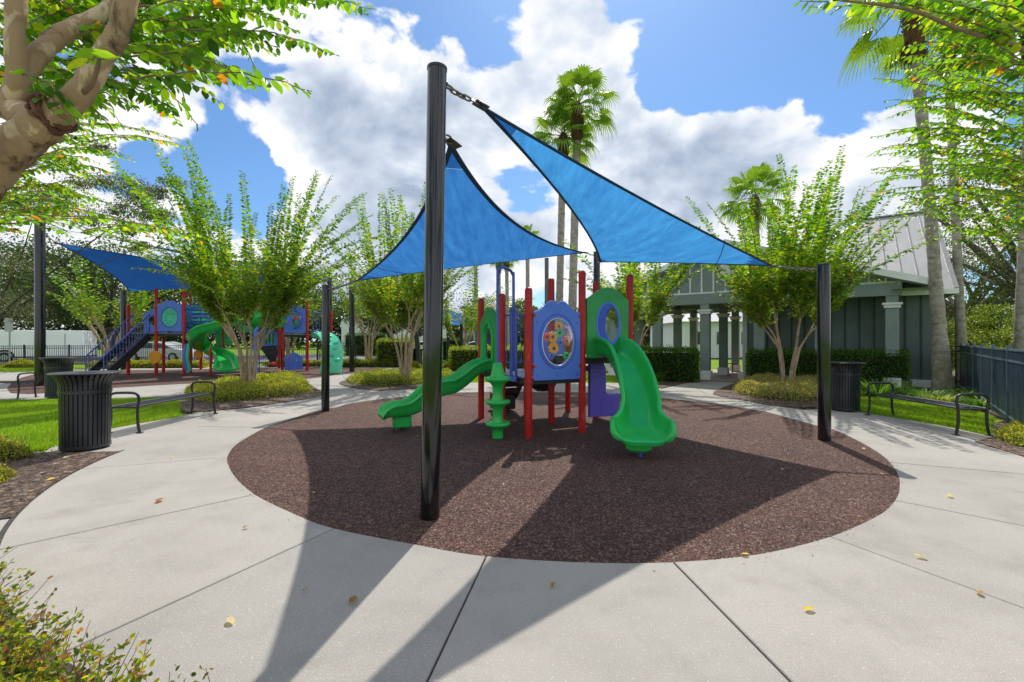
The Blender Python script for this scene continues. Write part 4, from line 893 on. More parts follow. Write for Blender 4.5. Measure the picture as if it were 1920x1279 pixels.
def frondmat():
    t = NT('palm_frond'); c = t.ramp(t.noise(2.5, 4), [(.3, (.13, .27, .03)), (.7, (.25, .42, .05))]); t.col(c); t.set(rough=.4)
    tr = t.n('ShaderNodeBsdfTranslucent'); t.l(t.mix(1.0, c, (1.5, 1.3, .5), 'MULTIPLY'), tr.inputs[0]); ms = t.n('ShaderNodeMixShader'); ms.inputs[0].default_value = .4; t.l(t.b.outputs[0], ms.inputs[1]); t.l(tr.outputs[0], ms.inputs[2]); t.l(ms.outputs[0], t.out.inputs[0]); return t.m
M['frond'] = frondmat(); M['dead_frond'] = barkmat('dead_frond', (.08, .04, .025), (.17, .09, .055), (.28, .17, .11), 12)
def palm(base, top, r0, r1, nf, rad, label, seed, boots=1.2, group='tall fan palms', low=-.8, mid=None):
    rr = random.Random(seed); B, T = Vector(base), Vector(top); t = thing('fan_palm', label, 'palm tree', base, group=group); n = 40; pts, rad_ = [], []
    mid_ = Vector(mid) if mid else (B + T) / 2
    for k in range(n + 1):
        f = k / n; p = B * (1 - f) ** 2 + mid_ * 2 * f * (1 - f) + T * f * f; p.z = B.z + (T.z - B.z) * f
        pts.append(p); rad_.append((r1 + (r0 - r1) * math.exp(-f * 7)) * (1 + (.05 if k % 2 else -.02) + rr.gauss(0, .012)))
    pts[0] = pts[0] - Vector((0, 0, .1)); MB().tube(pts, rad_, 18).build('trunk', M['palm_bark'], t, ang=70)
    bt = MB(); d = (T - pts[-3]).normalized()
    bt.tube([T - d * boots, T - d * boots * .8, T - d * boots * .3, T + d * .1, T + d * .35], [r1 * 1.05, r1 * 1.5, r1 * 1.75, r1 * 1.4, r1 * .5], 14)
    for k in range(60):
        a = rr.uniform(0, 6.28); f = rr.uniform(0, 1); p = T - d * boots * f; e = p + Vector((math.cos(a) * r1 * (2.0), math.sin(a) * r1 * 2.0, .16)); bt.bar(p + Vector((math.cos(a), math.sin(a), 0)) * r1 * 1.0, e, .05, .02)
    bt.build('boot_sheath', M['boot'], t, smooth=False)
    for k in range(nf):
        f = (k + .5) / nf; pitch = 1.35 - (1.35 - low) * f ** .9 + rr.gauss(0, .1); yaw = k * 2.39996 + rr.gauss(0, .2)
        fan(t, T + Vector((0, 0, .2)), yaw, pitch, rad * rr.uniform(.85, 1.08), rad * rr.uniform(.95, 1.35), seed * 100 + k).build('frond', M['frond'], t, smooth=False)
    for k in range(3):
        a = rr.uniform(0, 6.28); fan(t, T - d * boots * .5, a, -1.25, rad * .45, .35, seed * 31 + k).build('dead_frond', M['dead_frond'], t, smooth=False)
    return t
palm(A(1070, 0, 22) * Vector((1, 1, 0)) if False else (A(1070, 640, 22).x, 22, 0), A(1083, 205, 22), .26, .185, 27, 1.0, 'taller of the twin fan palms above the blue sails', 3, 1.6)
palm((A(1046, 640, 22.8).x, 22.8, 0), A(1056, 262, 22.8), .24, .17, 20, 1.0, 'shorter of the twin fan palms above the blue sails', 4, 1.0, low=-.95)
palm((A(1768, 640, 13.6).x, 13.6, 0), A(1708, 8, 13.2), .27, .140, 15, 1.1, 'stout fan palm trunk left of the blue fence, leaning left', 6, 1.7, mid=(A(1752, 640, 13.4).x, 13.5, 5))
palm((A(1806, 640, 15.6).x, 15.6, 0), A(1776, 70, 15.2), .19, .115, 22, 1.0, 'second fan palm trunk behind the blue fence end', 7, 1.0)
palm((A(1911, 640, 14.2).x, 14.2, 0), A(1935, 60, 14.2), .22, .14, 18, 1.0, 'fan palm trunk at the right edge of the photo', 9, 1.0)
palm((A(1430, 640, 31).x, 31, 0), A(1415, 375, 31), .3, .2, 26, 1.3, 'far fan palm rising behind the pavilion roof', 10, 1.2)
for k, (px, ty, Y, lb) in enumerate(((895, 470, 34, 'leftmost'), (938, 492, 37, 'second from left'), (952, 486, 36, 'third from left'), (990, 452, 33, 'rightmost'))):
    palm((A(px, 640, Y).x, Y, 0), A(px - 4 + k, ty, Y), .19, .14, 12, .6, lb + ' of the thin far palms seen under the left sail', 50 + k, .8)

# ---- oaks and the tree line
def oak(base, H, W_, label, seed, ncl=60, leafL=.09, per=260, cols=None, trunk_h=.3, cz=.64, group='live oaks round the park', clumps=None, cat='tree', name='oak_tree', squash=.42):
    r2 = random.Random(seed); ng = np.random.default_rng(seed); B = Vector(base); t = thing(name, label, cat, base, group=group); fork = B + Vector((0, 0, H * trunk_h))
    MB().tube(spline_pts([B - Vector((0, 0, .1)), B + Vector((.06, .05, H * trunk_h * .5)), fork], 4), [W_ * .034 * (1.3 if i == 0 else 1 - .02 * i) for i in range(9)], 12).build('trunk', M['oak_bark'], t)
    lm = MB(); P, D = [], []; cl = clumps
    if cl is None:
        cl = []
        for k in range(ncl):
            while True:
                v = Vector((r2.uniform(-1, 1), r2.uniform(-1, 1), r2.uniform(-1, 1)))
                if .35 < v.length < 1: break
            cl.append((B + Vector((v.x * W_ / 2, v.y * W_ / 2, H * cz + v.z * H * squash * .85)), W_ * r2.uniform(.07, .13)))
    for k, (c, r_) in enumerate(cl):
        c = Vector(c)
        if (k % 2 == 0 if not clumps else k % 16 == 0): lm.tube(spline_pts([fork, (fork * .55 + c * .45) + Vector((r2.gauss(0, .2), r2.gauss(0, .2), r2.gauss(0, .15))), c], 3), [W_ * (.018 if not clumps else .007) * (1 - .88 * i / 6) for i in range(7)], 6)
        v = nrmz(ng.normal(size=(per, 3))) * (ng.random((per, 1)) ** (.45 if not clumps else .8)) * [1.25, 1.25, .62] * r_ * (1 if not clumps else 1.5) * ng.uniform(.75, 1.25, (1, 3)); P.append(np.array(c) + v)
    lm.build('limb', M['oak_bark'], t); P = np.vstack(P); n = len(P)
    global rng
    sn = rng; rng = ng; cc = pick(cols or [(.035, .075, .018), (.06, .11, .025), (.10, .155, .04), (.16, .20, .07)], [4, 5, 3, 1], n); d = rv(n) + [0, 0, .2]; nn = rv(n) + [0, 0, .8]
    leaves('crown', M['leaf_hard'], P, d, nn, leafL * ng.uniform(.7, 1.3, n), leafL * .55, cc, t); rng = sn; return t
GREY = [(.075, .10, .045), (.12, .15, .07), (.17, .19, .10), (.26, .27, .17)]
# the oak at the left whose bough reaches over the bins
cl = []
ro = random.Random(77)
for px, py, Y, r_ in [(20,500,17,.9),(10,560,17,.9),(45,590,17,.8),(-60,520,17,1.2),(-120,580,18,1.2),(-50,420,17,1.1),(170,410,15,.45),(215,395,15,.5),(255,380,15,.5),(290,365,15,.45),(315,350,15,.35),(240,345,15,.5),(200,350,15,.5),(280,400,15,.45),(310,400,15,.35),(230,430,15,.35),(260,460,15,.25),(130,380,16,.55),(80,360,16,.6),(160,340,16,.5),(30,380,16,.8),(60,400,16,.7),(-20,340,16,.9),(190,280,16,.35)]:
    for k in range(3): cl.append((A(px + ro.uniform(-14, 14), py + ro.uniform(-10, 10), Y + ro.uniform(-.5, .5)), r_ * .62))
oak((-20.5, 17.5, 0), 8.5, 8, 'grey-green oak at the left edge with a bough over the bins', 60, clumps=cl, per=300, leafL=.07, cols=GREY, trunk_h=.22)
oak((-36, 41, 0), 10, 17, 'broad dark oak behind the white trailer', 61, ncl=110, leafL=.26, per=260)
oak((-52, 44, 0), 11, 18, 'large oak behind the trailer, farthest left', 62, ncl=100, leafL=.26, per=240)
oak((-24, 47, 0), 9.5, 14, 'oak beyond the silver car', 63, ncl=80, leafL=.26, per=240)
oak((-15, 56, 0), 9, 13, 'oak beyond the spiral slide', 64, ncl=60, leafL=.26, per=220)
oak((-10.5, 50, 0), 7.0, 8, 'small dark oak behind the green climber', 65, ncl=44, leafL=.2, per=150)
oak((-2.6, 52, 0), 6.8, 8, 'dark oak beside the tan roofed house', 66, ncl=44, leafL=.2, per=150)
oak((3.6, 56, 0), 7.2, 9, 'oak seen between the palm trunks', 67, ncl=44, leafL=.2, per=150)
oak((31, 27, 0), 13, 14, 'large live oak behind the blue fence', 68, ncl=90, leafL=.14, per=260, cols=[(.045, .08, .022), (.075, .12, .03), (.13, .17, .05), (.19, .2, .08)])
oak((40, 40, 0), 12, 16, 'oak behind the pavilion at the far right', 69, ncl=60, leafL=.2, per=160)
oak((-33, 30.6, 0), 3.0, 4.4, 'yellow flowering shrub tree right of the trailer', 70, ncl=30, leafL=.10, per=220, cols=[(.34, .36, .02), (.52, .44, .02), (.16, .26, .03)], trunk_h=.2, cz=.5, name='shrub', cat='shrub', group='shrubs by the road').location = (-24.9 * 1.45, 44, 0)
# dark leaning tree behind the tall pole
lt = thing('leaning_tree', 'thin dark leaning trunk behind the tall black pole', 'tree', (A(784, 640, 26).x, 26, 0))
MB().tube(spline_pts([A(785, 690, 26), A(783, 650, 26), A(778, 612, 26), A(772, 596, 26), A(762, 588, 26)], 4), .14, 10).build('trunk', M['black_metal'], lt)
lo = A(785, 560, 26.0); q = rng.normal(0, 1, (3200, 3)) * [1.0, .8, .8] + np.array(lo)
leaves('crown', M['leaf_hard'], q, rv(3200), rv(3200), .12, .07, pick(GREY, [3, 3, 2, 1], 3200), lt)
# far wood that closes the horizon
n = 110000; X = rng.uniform(-150, 150, n); base_h = 7.4 + 1.6 * np.sin(X * .11) + 1.2 * np.sin(X * .31 + 1) + .6 * np.sin(X * .9); Z = rng.random(n) ** .7 * base_h; P = np.column_stack([X, 92 + 7 * np.sin(X * .2) + rng.normal(0, 2.2, n), Z])
leaves('far_wood', M['leaf_hard'], P, rv(n), rv(n) + [0, 0, .5], .75, .5, pick([(.04, .075, .02), (.07, .11, .03), (.11, .15, .045)], [4, 4, 2], n), None, label='distant wood along the horizon')

# ---- hedges and low beds
def hedge(label, poly, h, per, ll, cols, wts, name='hedge', cat='hedge', group='clipped hedges', z0=0.0, rough=.085, core=True, kind=None):
    P2 = np.array([(p[0], p[1]) for p in poly]); c = P2.mean(0); t = thing(name, label, cat, (c[0], c[1], z0), group=group)
    ins = [tuple(c + (p - c) * (1 - .10 / max(.3, np.linalg.norm(p - c)))) for p in P2]
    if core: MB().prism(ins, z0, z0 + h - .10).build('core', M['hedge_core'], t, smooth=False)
    L_ = np.linalg.norm(np.roll(P2, -1, 0) - P2, axis=1); per_n = int(L_.sum() * h * per); seg = rng.choice(len(P2), per_n, p=L_ / L_.sum()); f = rng.random(per_n)[:, None]
    side = P2[seg] * (1 - f) + np.roll(P2, -1, 0)[seg] * f; zz = rng.random(per_n) * h
    ctr = nrmz(side - c); inset = (np.abs(rng.normal(0, rough, per_n)) - .03 + .5 * np.maximum(0, zz - h + .12))[:, None]; Ps = np.column_stack([side - ctr * inset, zz + z0])
    ar = abs(sum(P2[i][0] * P2[(i + 1) % len(P2)][1] - P2[(i + 1) % len(P2)][0] * P2[i][1] for i in range(len(P2)))) / 2; nt_ = int(ar * per); q = poly_sample(poly, nt_)
    Pt = np.column_stack([q, z0 + h + rng.normal(0, rough * .6, nt_) + .03 * np.sin(q[:, 0] * 5) * np.sin(q[:, 1] * 6)]); P = np.vstack([Ps, Pt]); n = len(P)
    Dr = np.vstack([np.column_stack([ctr, np.full(per_n, .5)]), np.tile([0, 0, 1.0], (nt_, 1))]) + rv(n) * .9
    leaves('foliage', M['leaf'], P, Dr, rv(n) + [0, 0, .8], ll * rng.uniform(.7, 1.3, n), ll * .5, pick(cols, wts, n), t)
    return t
HG = [(.05, .14, .016), (.10, .23, .025), (.18, .34, .035), (.28, .42, .05)]; HY = [(.16, .26, .02), (.30, .42, .025), (.46, .52, .04), (.55, .50, .06)]
def rect(a, b, wd):
    a, b = Vector(a), Vector(b); d = (b - a).normalized(); s = Vector((-d.y, d.x, 0)) * wd / 2; n = 5
    return [a.lerp(b, k / n) - s for k in range(n + 1)] + [b.lerp(a, k / n) + s for k in range(n + 1)]
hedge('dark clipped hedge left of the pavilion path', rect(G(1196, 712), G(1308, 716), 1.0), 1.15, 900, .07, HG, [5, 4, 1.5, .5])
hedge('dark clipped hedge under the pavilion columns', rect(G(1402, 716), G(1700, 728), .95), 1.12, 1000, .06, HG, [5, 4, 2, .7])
hedge('long light green hedge behind the wave slide', rect((A(843, 0, 22).x, 22.0, 0), (A(985, 0, 22.6).x, 22.6, 0), .9), 1.15, 700, .06, HY, [4, 4, 2, .6])
hedge('square light green hedge behind the myrtle stems', rect((A(722, 0, 28).x, 27, 0), (A(780, 0, 28).x, 27, 0), 1.6), 1.55, 450, .08, HY, [5, 4, 1.5, .3])
BH = [(.12, .20, .02), (.22, .32, .03), (.36, .42, .05), (.07, .13, .02)]
oak((19.6, 17.6, 0), 2.9, 5.0, 'big rounded bright shrub beyond the blue fence', 81, ncl=70, leafL=.085, per=420, cols=BH, trunk_h=.15, cz=.50, squash=.58, name='shrub', cat='shrub', group='big shrubs beyond the fence')
oak((24.6, 19.2, 0), 3.1, 6.0, 'farther bright shrub cut by the right edge', 82, ncl=60, leafL=.10, per=320, cols=BH, trunk_h=.15, cz=.50, squash=.58, name='shrub', cat='shrub', group='big shrubs beyond the fence')
hedge('far clipped hedge left of the tan house', rect((A(830, 0, 36).x, 36, 0), (A(870, 0, 36).x, 36, 0), 1.0), 1.6, 200, .10, HG, [3, 4, 2, 1])
hedge('far dark hedge beyond the green climber', rect((A(650, 0, 48).x, 48, 0), (A(722, 0, 48).x, 48, 0), 1.0), 2.2, 120, .14, HG, [4, 3, 1, 1])
def ground_cover(label, poly, h, n, ll, cols, wts, name='ground_cover', twigs=0, z0=.0, M_='leaf', edge=.25, core=True, wl=.5, tl=0):
    P2 = np.array([(p[0], p[1]) for p in poly]); c = P2.mean(0); q = poly_sample(poly, n)
    dist = np.full(n, 9.0)
    for i in range(len(P2)):
        a, b = P2[i], P2[(i + 1) % len(P2)]; ab = b - a; f = np.clip(((q - a) @ ab) / (ab @ ab + 1e-9), 0, 1)[:, None]; dist = np.minimum(dist, np.linalg.norm(q - (a + ab * f), axis=1))
    lump = .80 + .20 * np.sin(q[:, 0] * 4.3 + 1) * np.sin(q[:, 1] * 3.7) + .12 * np.sin(q[:, 0] * 11) * np.sin(q[:, 1] * 13)
    top = h * np.minimum(1, (dist / edge)) ** .5 * lump; z = top * rng.random(n) ** .45 + rng.normal(0, .012, n); P = np.column_stack([q, z0 + z])
    cc = pick(cols, wts, n); D = rv(n) * .8 + [0, 0, .7]
    t = thing(name, label, 'ground cover', (c[0], c[1], z0), kind='stuff')
    leaves('foliage', M[M_], P, D, rv(n) + [0, 0, .7], ll * rng.uniform(.6, 1.3, n), ll * wl, cc, t)
    if core:
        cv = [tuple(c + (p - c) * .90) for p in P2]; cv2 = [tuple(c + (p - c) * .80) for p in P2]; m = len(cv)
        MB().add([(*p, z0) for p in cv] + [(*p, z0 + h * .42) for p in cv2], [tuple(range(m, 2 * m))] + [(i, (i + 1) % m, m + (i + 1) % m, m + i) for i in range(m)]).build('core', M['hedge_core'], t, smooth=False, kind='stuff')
    if twigs:
        b = MB(); s = poly_sample(poly, twigs); LP, LD = [], []
        for x, y in s:
            d = Vector((rnd.gauss(0, .5), rnd.gauss(0, .5), 1)).normalized(); l = h * rnd.uniform(.5, 1.15); p = Vector((x, y, z0 - .02)); m_ = p + d * l * .5 + Vector((rnd.gauss(0, .02), rnd.gauss(0, .02), 0)); b.tube([p, m_, p + d * l + Vector((rnd.gauss(0, .02), rnd.gauss(0, .02), 0))], [.0030, .0022, .0012], 4, caps=False)
            for q in range(tl):
                f = 1 - rnd.random() ** 1.5 * .75; LP.append(tuple(p + d * l * f + Vector((rnd.gauss(0, .012), rnd.gauss(0, .012), 0)))); LD.append((d.x + rnd.gauss(0, .8), d.y + rnd.gauss(0, .8), d.z * .6 + rnd.gauss(0, .3)))
        b.build('twigs', M['twig'], t, kind='stuff')
        if tl: k_ = len(LP); leaves('twig_leaves', M[M_], LP, LD, rv(k_) + [0, 0, .7], ll * rng.uniform(.6, 1.4, k_), ll * wl, pick(cols, wts, k_), t, rich=True)
    return t
YG = [(.20, .28, .03), (.36, .42, .05), (.50, .48, .10), (.40, .26, .10), (.09, .15, .02)]
ground_cover('low yellow-green ground cover round the left myrtle', gp([(345,738),(420,724),(500,714),(552,712),(578,722),(585,736),(545,744),(470,752),(400,757),(352,752)]), .36, 42000, .045, YG, [3, 5, 3, 1, 2], twigs=400)
ground_cover('low yellow-green ground cover behind the tall pole', gp([(648,716),(700,706),(790,702),(850,706),(862,712),(845,717),(785,723),(712,727),(660,722)]), .36, 30000, .05, YG, [3, 4, 2, .6, 4], twigs=200)
ground_cover('pale yellowish ground cover below the pavilion myrtle', gp([(1372,733),(1385,722),(1420,716),(1480,717),(1560,722),(1566,748),(1560,756),(1500,756),(1449,752),(1400,744)]), .38, 36000, .045, [(.30, .33, .10), (.46, .45, .18), (.56, .50, .24), (.44, .30, .16), (.14, .2, .04)], [3, 5, 4, 1.5, 2], twigs=400)
ground_cover('yellow-green clump at the left edge before the lawn', [(-8.6, 5.0), (-7.6, 4.75), (-6.9, 5.0), (-6.35, 5.45), (-6.15, 5.85), (-6.6, 6.15), (-7.6, 6.2), (-8.7, 6.2)], .34, 26000, .035, YG, [3, 5, 4, 1, 2], twigs=500)
ground_cover('small yellow-green clump at the left edge on bare mulch', [(-6.6, 4.35), (-5.75, 4.5), (-5.35, 4.72), (-5.5, 5.05), (-6.2, 5.2), (-6.9, 4.9)], .26, 11000, .032, YG, [3, 4, 3, 2, 2], twigs=300)
nearp = [(p.x, p.y) for p in [polar(6.17, R(a)) for a in (228, 232, 236, 240, 244, 248, 252, 255.5)]] + [(-.9, 1.2), (-1.4, .9), (-2.6, .9), (-3.6, 1.4), (-3.9, 2.35)]
ground_cover('twiggy shrub with yellowed leaves in the near left corner', nearp, .32, 46000, .025, [(.13, .22, .02), (.24, .34, .02), (.42, .42, .03), (.48, .24, .07), (.08, .14, .02), (.30, .14, .08)], [4, 5, 3.5, 2, 3, 1.5], name='near_shrub', twigs=5600, edge=.22, wl=.60, tl=12)
ground_cover('yellow-green ground cover at the foot of the blue fence', gp([(1872,826),(1868,812),(1900,802),(1960,806),(2060,830),(2050,870),(1960,850),(1905,838)]), .26, 16000, .035, YG, [3, 4, 3, 1, 3], twigs=300)
for i, (px, Y, wd, hh, lb) in enumerate(((690, 26.5, 3.2, .55, 'low hedge clump behind the second black pole'), (775, 24.0, .9, .5, 'small rounded clump left of the tall pole'), (845, 22.6, .95, .55, 'small rounded clump right of the tall pole'))):
    x = A(px, 0, Y).x; ground_cover(lb, [(x - wd / 2, Y - .4), (x, Y - .5), (x + wd / 2, Y - .4), (x + wd / 2, Y + .4), (x - wd / 2, Y + .4)], hh, 7000, .07, YG, [4, 3, 1, .5, 4])
ground_cover('low yellow hedge behind the farther playground stairs', [(-23.5, 25.0), (-17.2, 25.4), (-17.2, 26.1), (-23.5, 25.7)], .5, 12000, .07, [(.30, .34, .03), (.46, .44, .05), (.2, .26, .03)], [3, 3, 2])
ground_cover('low yellow hedge left of the farther playground', [(-27.8, 24.6), (-24.6, 24.8), (-24.6, 25.5), (-27.8, 25.3)], .5, 6000, .07, [(.30, .34, .03), (.40, .40, .05), (.16, .22, .03)], [3, 3, 2])
ground_cover('low hedge behind the farther playground', [(-14.5, 26.3), (-9.6, 27.0), (-9.6, 27.7), (-14.5, 27.0)], .45, 9000, .07, YG, [3, 3, 2, 1, 2])
def strappy(label, c, n, h, spread, cols, seed):
    """a clump of long arching leaves"""
    t = thing('strappy_plant', label, 'plant', (c[0], c[1], 0)); r2 = random.Random(seed); b = MB()
    P, Q, nn, Ln, Wd = [], [], [], [], []
    for k in range(n):
        a = r2.uniform(0, 6.28); r_ = r2.random() ** .6 * spread * .35; p = Vector((c[0] + r_ * math.cos(a), c[1] + r_ * math.sin(a), 0)); d = Vector((math.cos(a), math.sin(a), r2.uniform(.7, 2.2))).normalized(); l = h * r2.uniform(.7, 1.15)
        pts = shoot(p, d, l, 1.5 / h, 5); w_ = r2.uniform(.008, .014); s = Vector((-math.sin(a), math.cos(a), 0)); vs = []
        for i, q in enumerate(pts): ww = w_ * (1 - (i / 5) ** 2); vs += [q - s * ww, q + s * ww]
        b.add(vs, [(2 * i, 2 * i + 1, 2 * i + 3, 2 * i + 2) for i in range(5)])
    o = b.build('leaf_blades', M['blade'], t, smooth=False, kind='stuff'); me = o.data; at = me.attributes.new('col', 'FLOAT_COLOR', 'POINT'); cc = np.ones((len(me.vertices), 4), np.float32)
    k_ = pick(cols, [1] * len(cols), n); cc[:, :3] = np.repeat(k_, 12, 0); at.data.foreach_set('color', cc.reshape(-1)); return t
GB = [(.10, .24, .03), (.16, .32, .05), (.07, .18, .02)]
for i, (px, py, n_, h_, sp_, lb) in enumerate(((1645, 745, 260, .85, .7, 'tall grassy clump behind the right bin'), (1690, 742, 300, .5, .9, 'low grassy clump left of the stout palm'), (1735, 750, 300, .48, .9, 'low grassy clump at the foot of the stout palm'), (1762, 757, 260, .42, .8, 'yellow-striped clump before the stout palm'), (1800, 748, 260, .5, .8, 'grassy clump between palm and blue fence'), (1838, 765, 220, .4, .7, 'grassy clump at the fence foot'), (1228, 716, 200, .7, .7, 'grassy clump beside the curved slide'), (1530, 722, 200, .6, .7, 'grassy clump left of the right pole'))):
    g_ = G(px, py); strappy(lb, (g_.x, g_.y), n_, h_, sp_, GB if i != 3 else [(.30, .38, .08), (.2, .34, .05), (.45, .5, .2)], 200 + i)
# ================================================================== pavilion
FP = Vector((7.57, 17.8, 0)); FW = Vector((.81, -.58, 0)).normalized(); FN = Vector((.58, .81, 0)).normalized()
def F(t, d, z): return FP + FW * t + FN * d + Vector((0, 0, z))
bd = thing('pavilion', 'green-grey park pavilion with white trimmed columns and grey metal roof', 'pavilion', tuple(FP))
FM = Matrix((tuple(FW) , tuple(FN), (0, 0, 1))).transposed()
def fbox(b, t, d, z, dt, dd, dz): return b.box(F(t, d, z), (dt, dd, dz), M_=FM)
def column(t, d, w_=.34, h=2.62, cap=True):
    c = fbox(MB(), t, d, h / 2, w_, w_, h).build('column', M['wall_green'], bd, bevel=.008)
    b = MB(); fbox(b, t, d, 2.60, w_ + .08, w_ + .08, .10); fbox(b, t, d, 2.68, w_ + .16, w_ + .16, .07); b.build('capital', M['white_trim'], c, bevel=.006)
    fbox(MB(), t, d, 2.86, w_ - .02, w_ - .02, .30).build('neck', M['wall_green'], c, bevel=.004)
    fbox(MB(), t, d, .17, w_ + .10, w_ + .10, .34).build('column_base', M['white_trim'], c, bevel=.008)
for t_ in (-3.74, -1.87, 0, 1.87, 3.74, 5.61): column(t_, 0)
for t_ in (-3.74, -1.87, .1): 
    for d_ in (2.9, 5.8): column(t_, d_, .32)
column(-5.3, 0, .3); column(-5.3, 2.9, .3); column(-5.3, 5.8, .3)
fl = [F(-4.3, -.5, .006), F(6.0, -.5, .006), F(6.0, 6.6, .006), F(-4.3, 6.6, .006)]
MB().add(fl, [(0, 1, 2, 3)]).build('floor', M['paver'], bd, smooth=False)
# solid block set back from the front: boards with battens
wl = fbox(MB(), 4.02, 3.6, 1.7, 5.64, 5.4, 3.4).build('wall', M['wall_dark'], bd, smooth=False)
fbox(MB(), 1.26, .86, 1.55, .16, .10, 3.1).build('corner_board', M['soffit'], wl, bevel=.004)
fbox(MB(), 1.27, .84, .14, .5, .12, .28).build('plinth', M['white_trim'], wl, bevel=.005)
for k in range(13): fbox(MB(), 1.62 + k * .40, .885, 1.68, .045, .03, 3.3)  .build('batten', M['batten_dark'], wl, smooth=False)
for k in range(13): fbox(MB(), 6.855, 1.1 + k * .42, 1.68, .03, .045, 3.3)  .build('batten', M['batten_dark'], wl, smooth=False)
fbox(MB(), 4.03, .87, .12, 5.6, .06, .24).build('base_board', M['white_trim'], wl, bevel=.004)
# beam and gable
fbox(MB(), .9, 0, 3.14, 9.9, .36, .40).build('front_beam', M['wall_green'], bd, bevel=.006)
for t_ in (-3.9, 5.61): fbox(MB(), t_, 3.3, 3.14, .30, 6.2, .38).build('side_beam', M['wall_green'], bd, bevel=.006)
fbox(MB(), -1.87, 3.0, 3.10, .2, 5.6, .34).build('inner_beam', M['wall_dark'], bd)
for d_ in (2.9, 5.8): fbox(MB(), -1.4, d_, 3.10, 5.0, .26, .34).build('inner_beam', M['wall_green'], bd)
MB().add([F(-4.2, .2, 3.32), F(5.8, .2, 3.32), F(5.8, 6.4, 3.32), F(-4.2, 6.4, 3.32)], [(0, 1, 2, 3)]).build('ceiling', M['ceiling'], bd, smooth=False)
AP, SL, ZE = .80, .335, 3.40
def zr(t): return 5.13 - SL * abs(t - AP)
gb = MB(); gpts = [(-4.35, 3.34), (5.95, 3.34), (5.95, zr(5.95)), (AP, zr(AP)), (-4.35, zr(-4.35))]
vs = [F(t, -.02, z) for t, z in gpts] + [F(t, .12, z) for t, z in gpts]; m = 5
gb.add(vs, [tuple(range(m)), tuple(reversed(range(m, 2 * m)))] + [(i, m + i, m + (i + 1) % m, (i + 1) % m) for i in range(m)])
gw_ = gb.build('gable', M['wall_green'], bd, smooth=False)
fbox(MB(), AP, -.06, 3.37, 10.1, .10, .07).build('gable_sill', M['white_trim'], gw_)
k = 0; t_ = -4.0
while t_ < 5.7:
    z1 = zr(t_) - .03
    if z1 > 3.45: fbox(MB(), t_, -.045, (3.40 + z1) / 2, .055, .05, z1 - 3.40).build('gable_batten', M['white_trim'], gw_, smooth=False)
    t_ += .43
vt = MB(); 
def disc(b, t, z, d0, d1, r, n=32):
    vs = [F(t + r * math.cos(2 * math.pi * k / n), d, z + r * math.sin(2 * math.pi * k / n)) for d in (d0, d1) for k in range(n)]
    return b.add(vs, [tuple(range(n)), tuple(reversed(range(n, 2 * n)))] + [(k, n + k, n + (k + 1) % n, (k + 1) % n) for k in range(n)])
cv = disc(MB(), AP, 4.12, -.10, -.03, .36).build('round_vent', M['white_trim'], gw_)
# front gable roof planes with fascia and soffit
for s in (-1, 1):
    te = AP + s * 5.8; b = MB(); za, ze = zr(AP) + .16, 5.13 + .16 - SL * 5.8
    b.add([F(AP, -.5, za), F(te, -.5, ze), F(te, 5.5, ze), F(AP, 5.5, za), F(AP, -.5, za - .06), F(te, -.5, ze - .06), F(te, 5.5, ze - .06), F(AP, 5.5, za - .06)], [(0, 1, 2, 3), (4, 7, 6, 5), (0, 4, 5, 1), (1, 5, 6, 2), (2, 6, 7, 3)])
    rf = b.build('gable_roof', M['roof'], bd, smooth=False)
    for k in range(14):
        t2 = AP + s * (.4 + k * .42); z2 = za - SL * (.4 + k * .42); 
        MB().bar(F(t2, -.49, z2 + .012), F(t2, 5.5, z2 + .012), .03, .03).build('seam', M['seam'], rf, smooth=False) if False else None
    MB().bar(F(AP, -.52, za - .11), F(te, -.52, ze - .11), .05, .20).build('fascia', M['white_trim'], rf, smooth=False)
    MB().add([F(AP, -.49, za - .22), F(te, -.49, ze - .22), F(te, .0, ze - .22), F(AP, .0, za - .22)], [(0, 1, 2, 3)]).build('soffit', M['soffit'], rf, smooth=False)
    MB().add([F(te - s * 1.0, -.49, ze - .225), F(te, -.49, ze - .225), F(te, 6.5, ze - .225), F(te - s * 1.0, 6.5, ze - .225)], [(0, 1, 2, 3)]).build('eave_soffit', M['soffit'], rf, smooth=False)
# big hipped metal roof behind the gable
E0, E1, EF, EB, ZEv, ZRd = 1.2, 7.19, .55, 10.5, 3.12, 6.55
RA, RB, RD = 5.05, 7.19, 5.0
vs = [F(E0, EF, ZEv), F(E1, EF, ZEv), F(E1, EB, ZEv), F(E0, EB, ZEv), F(RA, RD, ZRd), F(RB, RD, ZRd)]
mr = MB().add(vs, [(0, 1, 5, 4), (1, 2, 5), (2, 3, 4, 5), (3, 0, 4), (3, 2, 1, 0)]).build('main_roof', M['roof'], bd, smooth=False)
for k in range(17):
    t0 = E1 - .02 - k * .40
    f0 = (t0 - E0) / (E1 - E0)
    # seam runs straight up the slope until it meets the hip or ridge
    if t0 >= RA: z1, d1 = ZRd, RD
    else:
        f = (t0 - E0) / (RA - E0); z1, d1 = ZEv + (ZRd - ZEv) * f, EF + (RD - EF) * f
    if t0 > RB: f = (E1 - t0) / (E1 - RB); z1, d1 = ZEv + (ZRd - ZEv) * f, EF + (RD - EF) * f
    if t0 > E0 + .2: MB().bar(F(t0, EF - .01, ZEv + .018), F(t0, d1, z1 + .018), .028, .035).build('seam', M['seam'], mr, smooth=False)
MB().bar(F(RA, RD, ZRd + .02), F(RB, RD, ZRd + .02), .16, .05).build('ridge_cap', M['seam'], mr, smooth=False)
MB().bar(F(RB, RD, ZRd + .02), F(E1, EF, ZEv + .02), .12, .05).build('ridge_cap', M['seam'], mr, smooth=False)
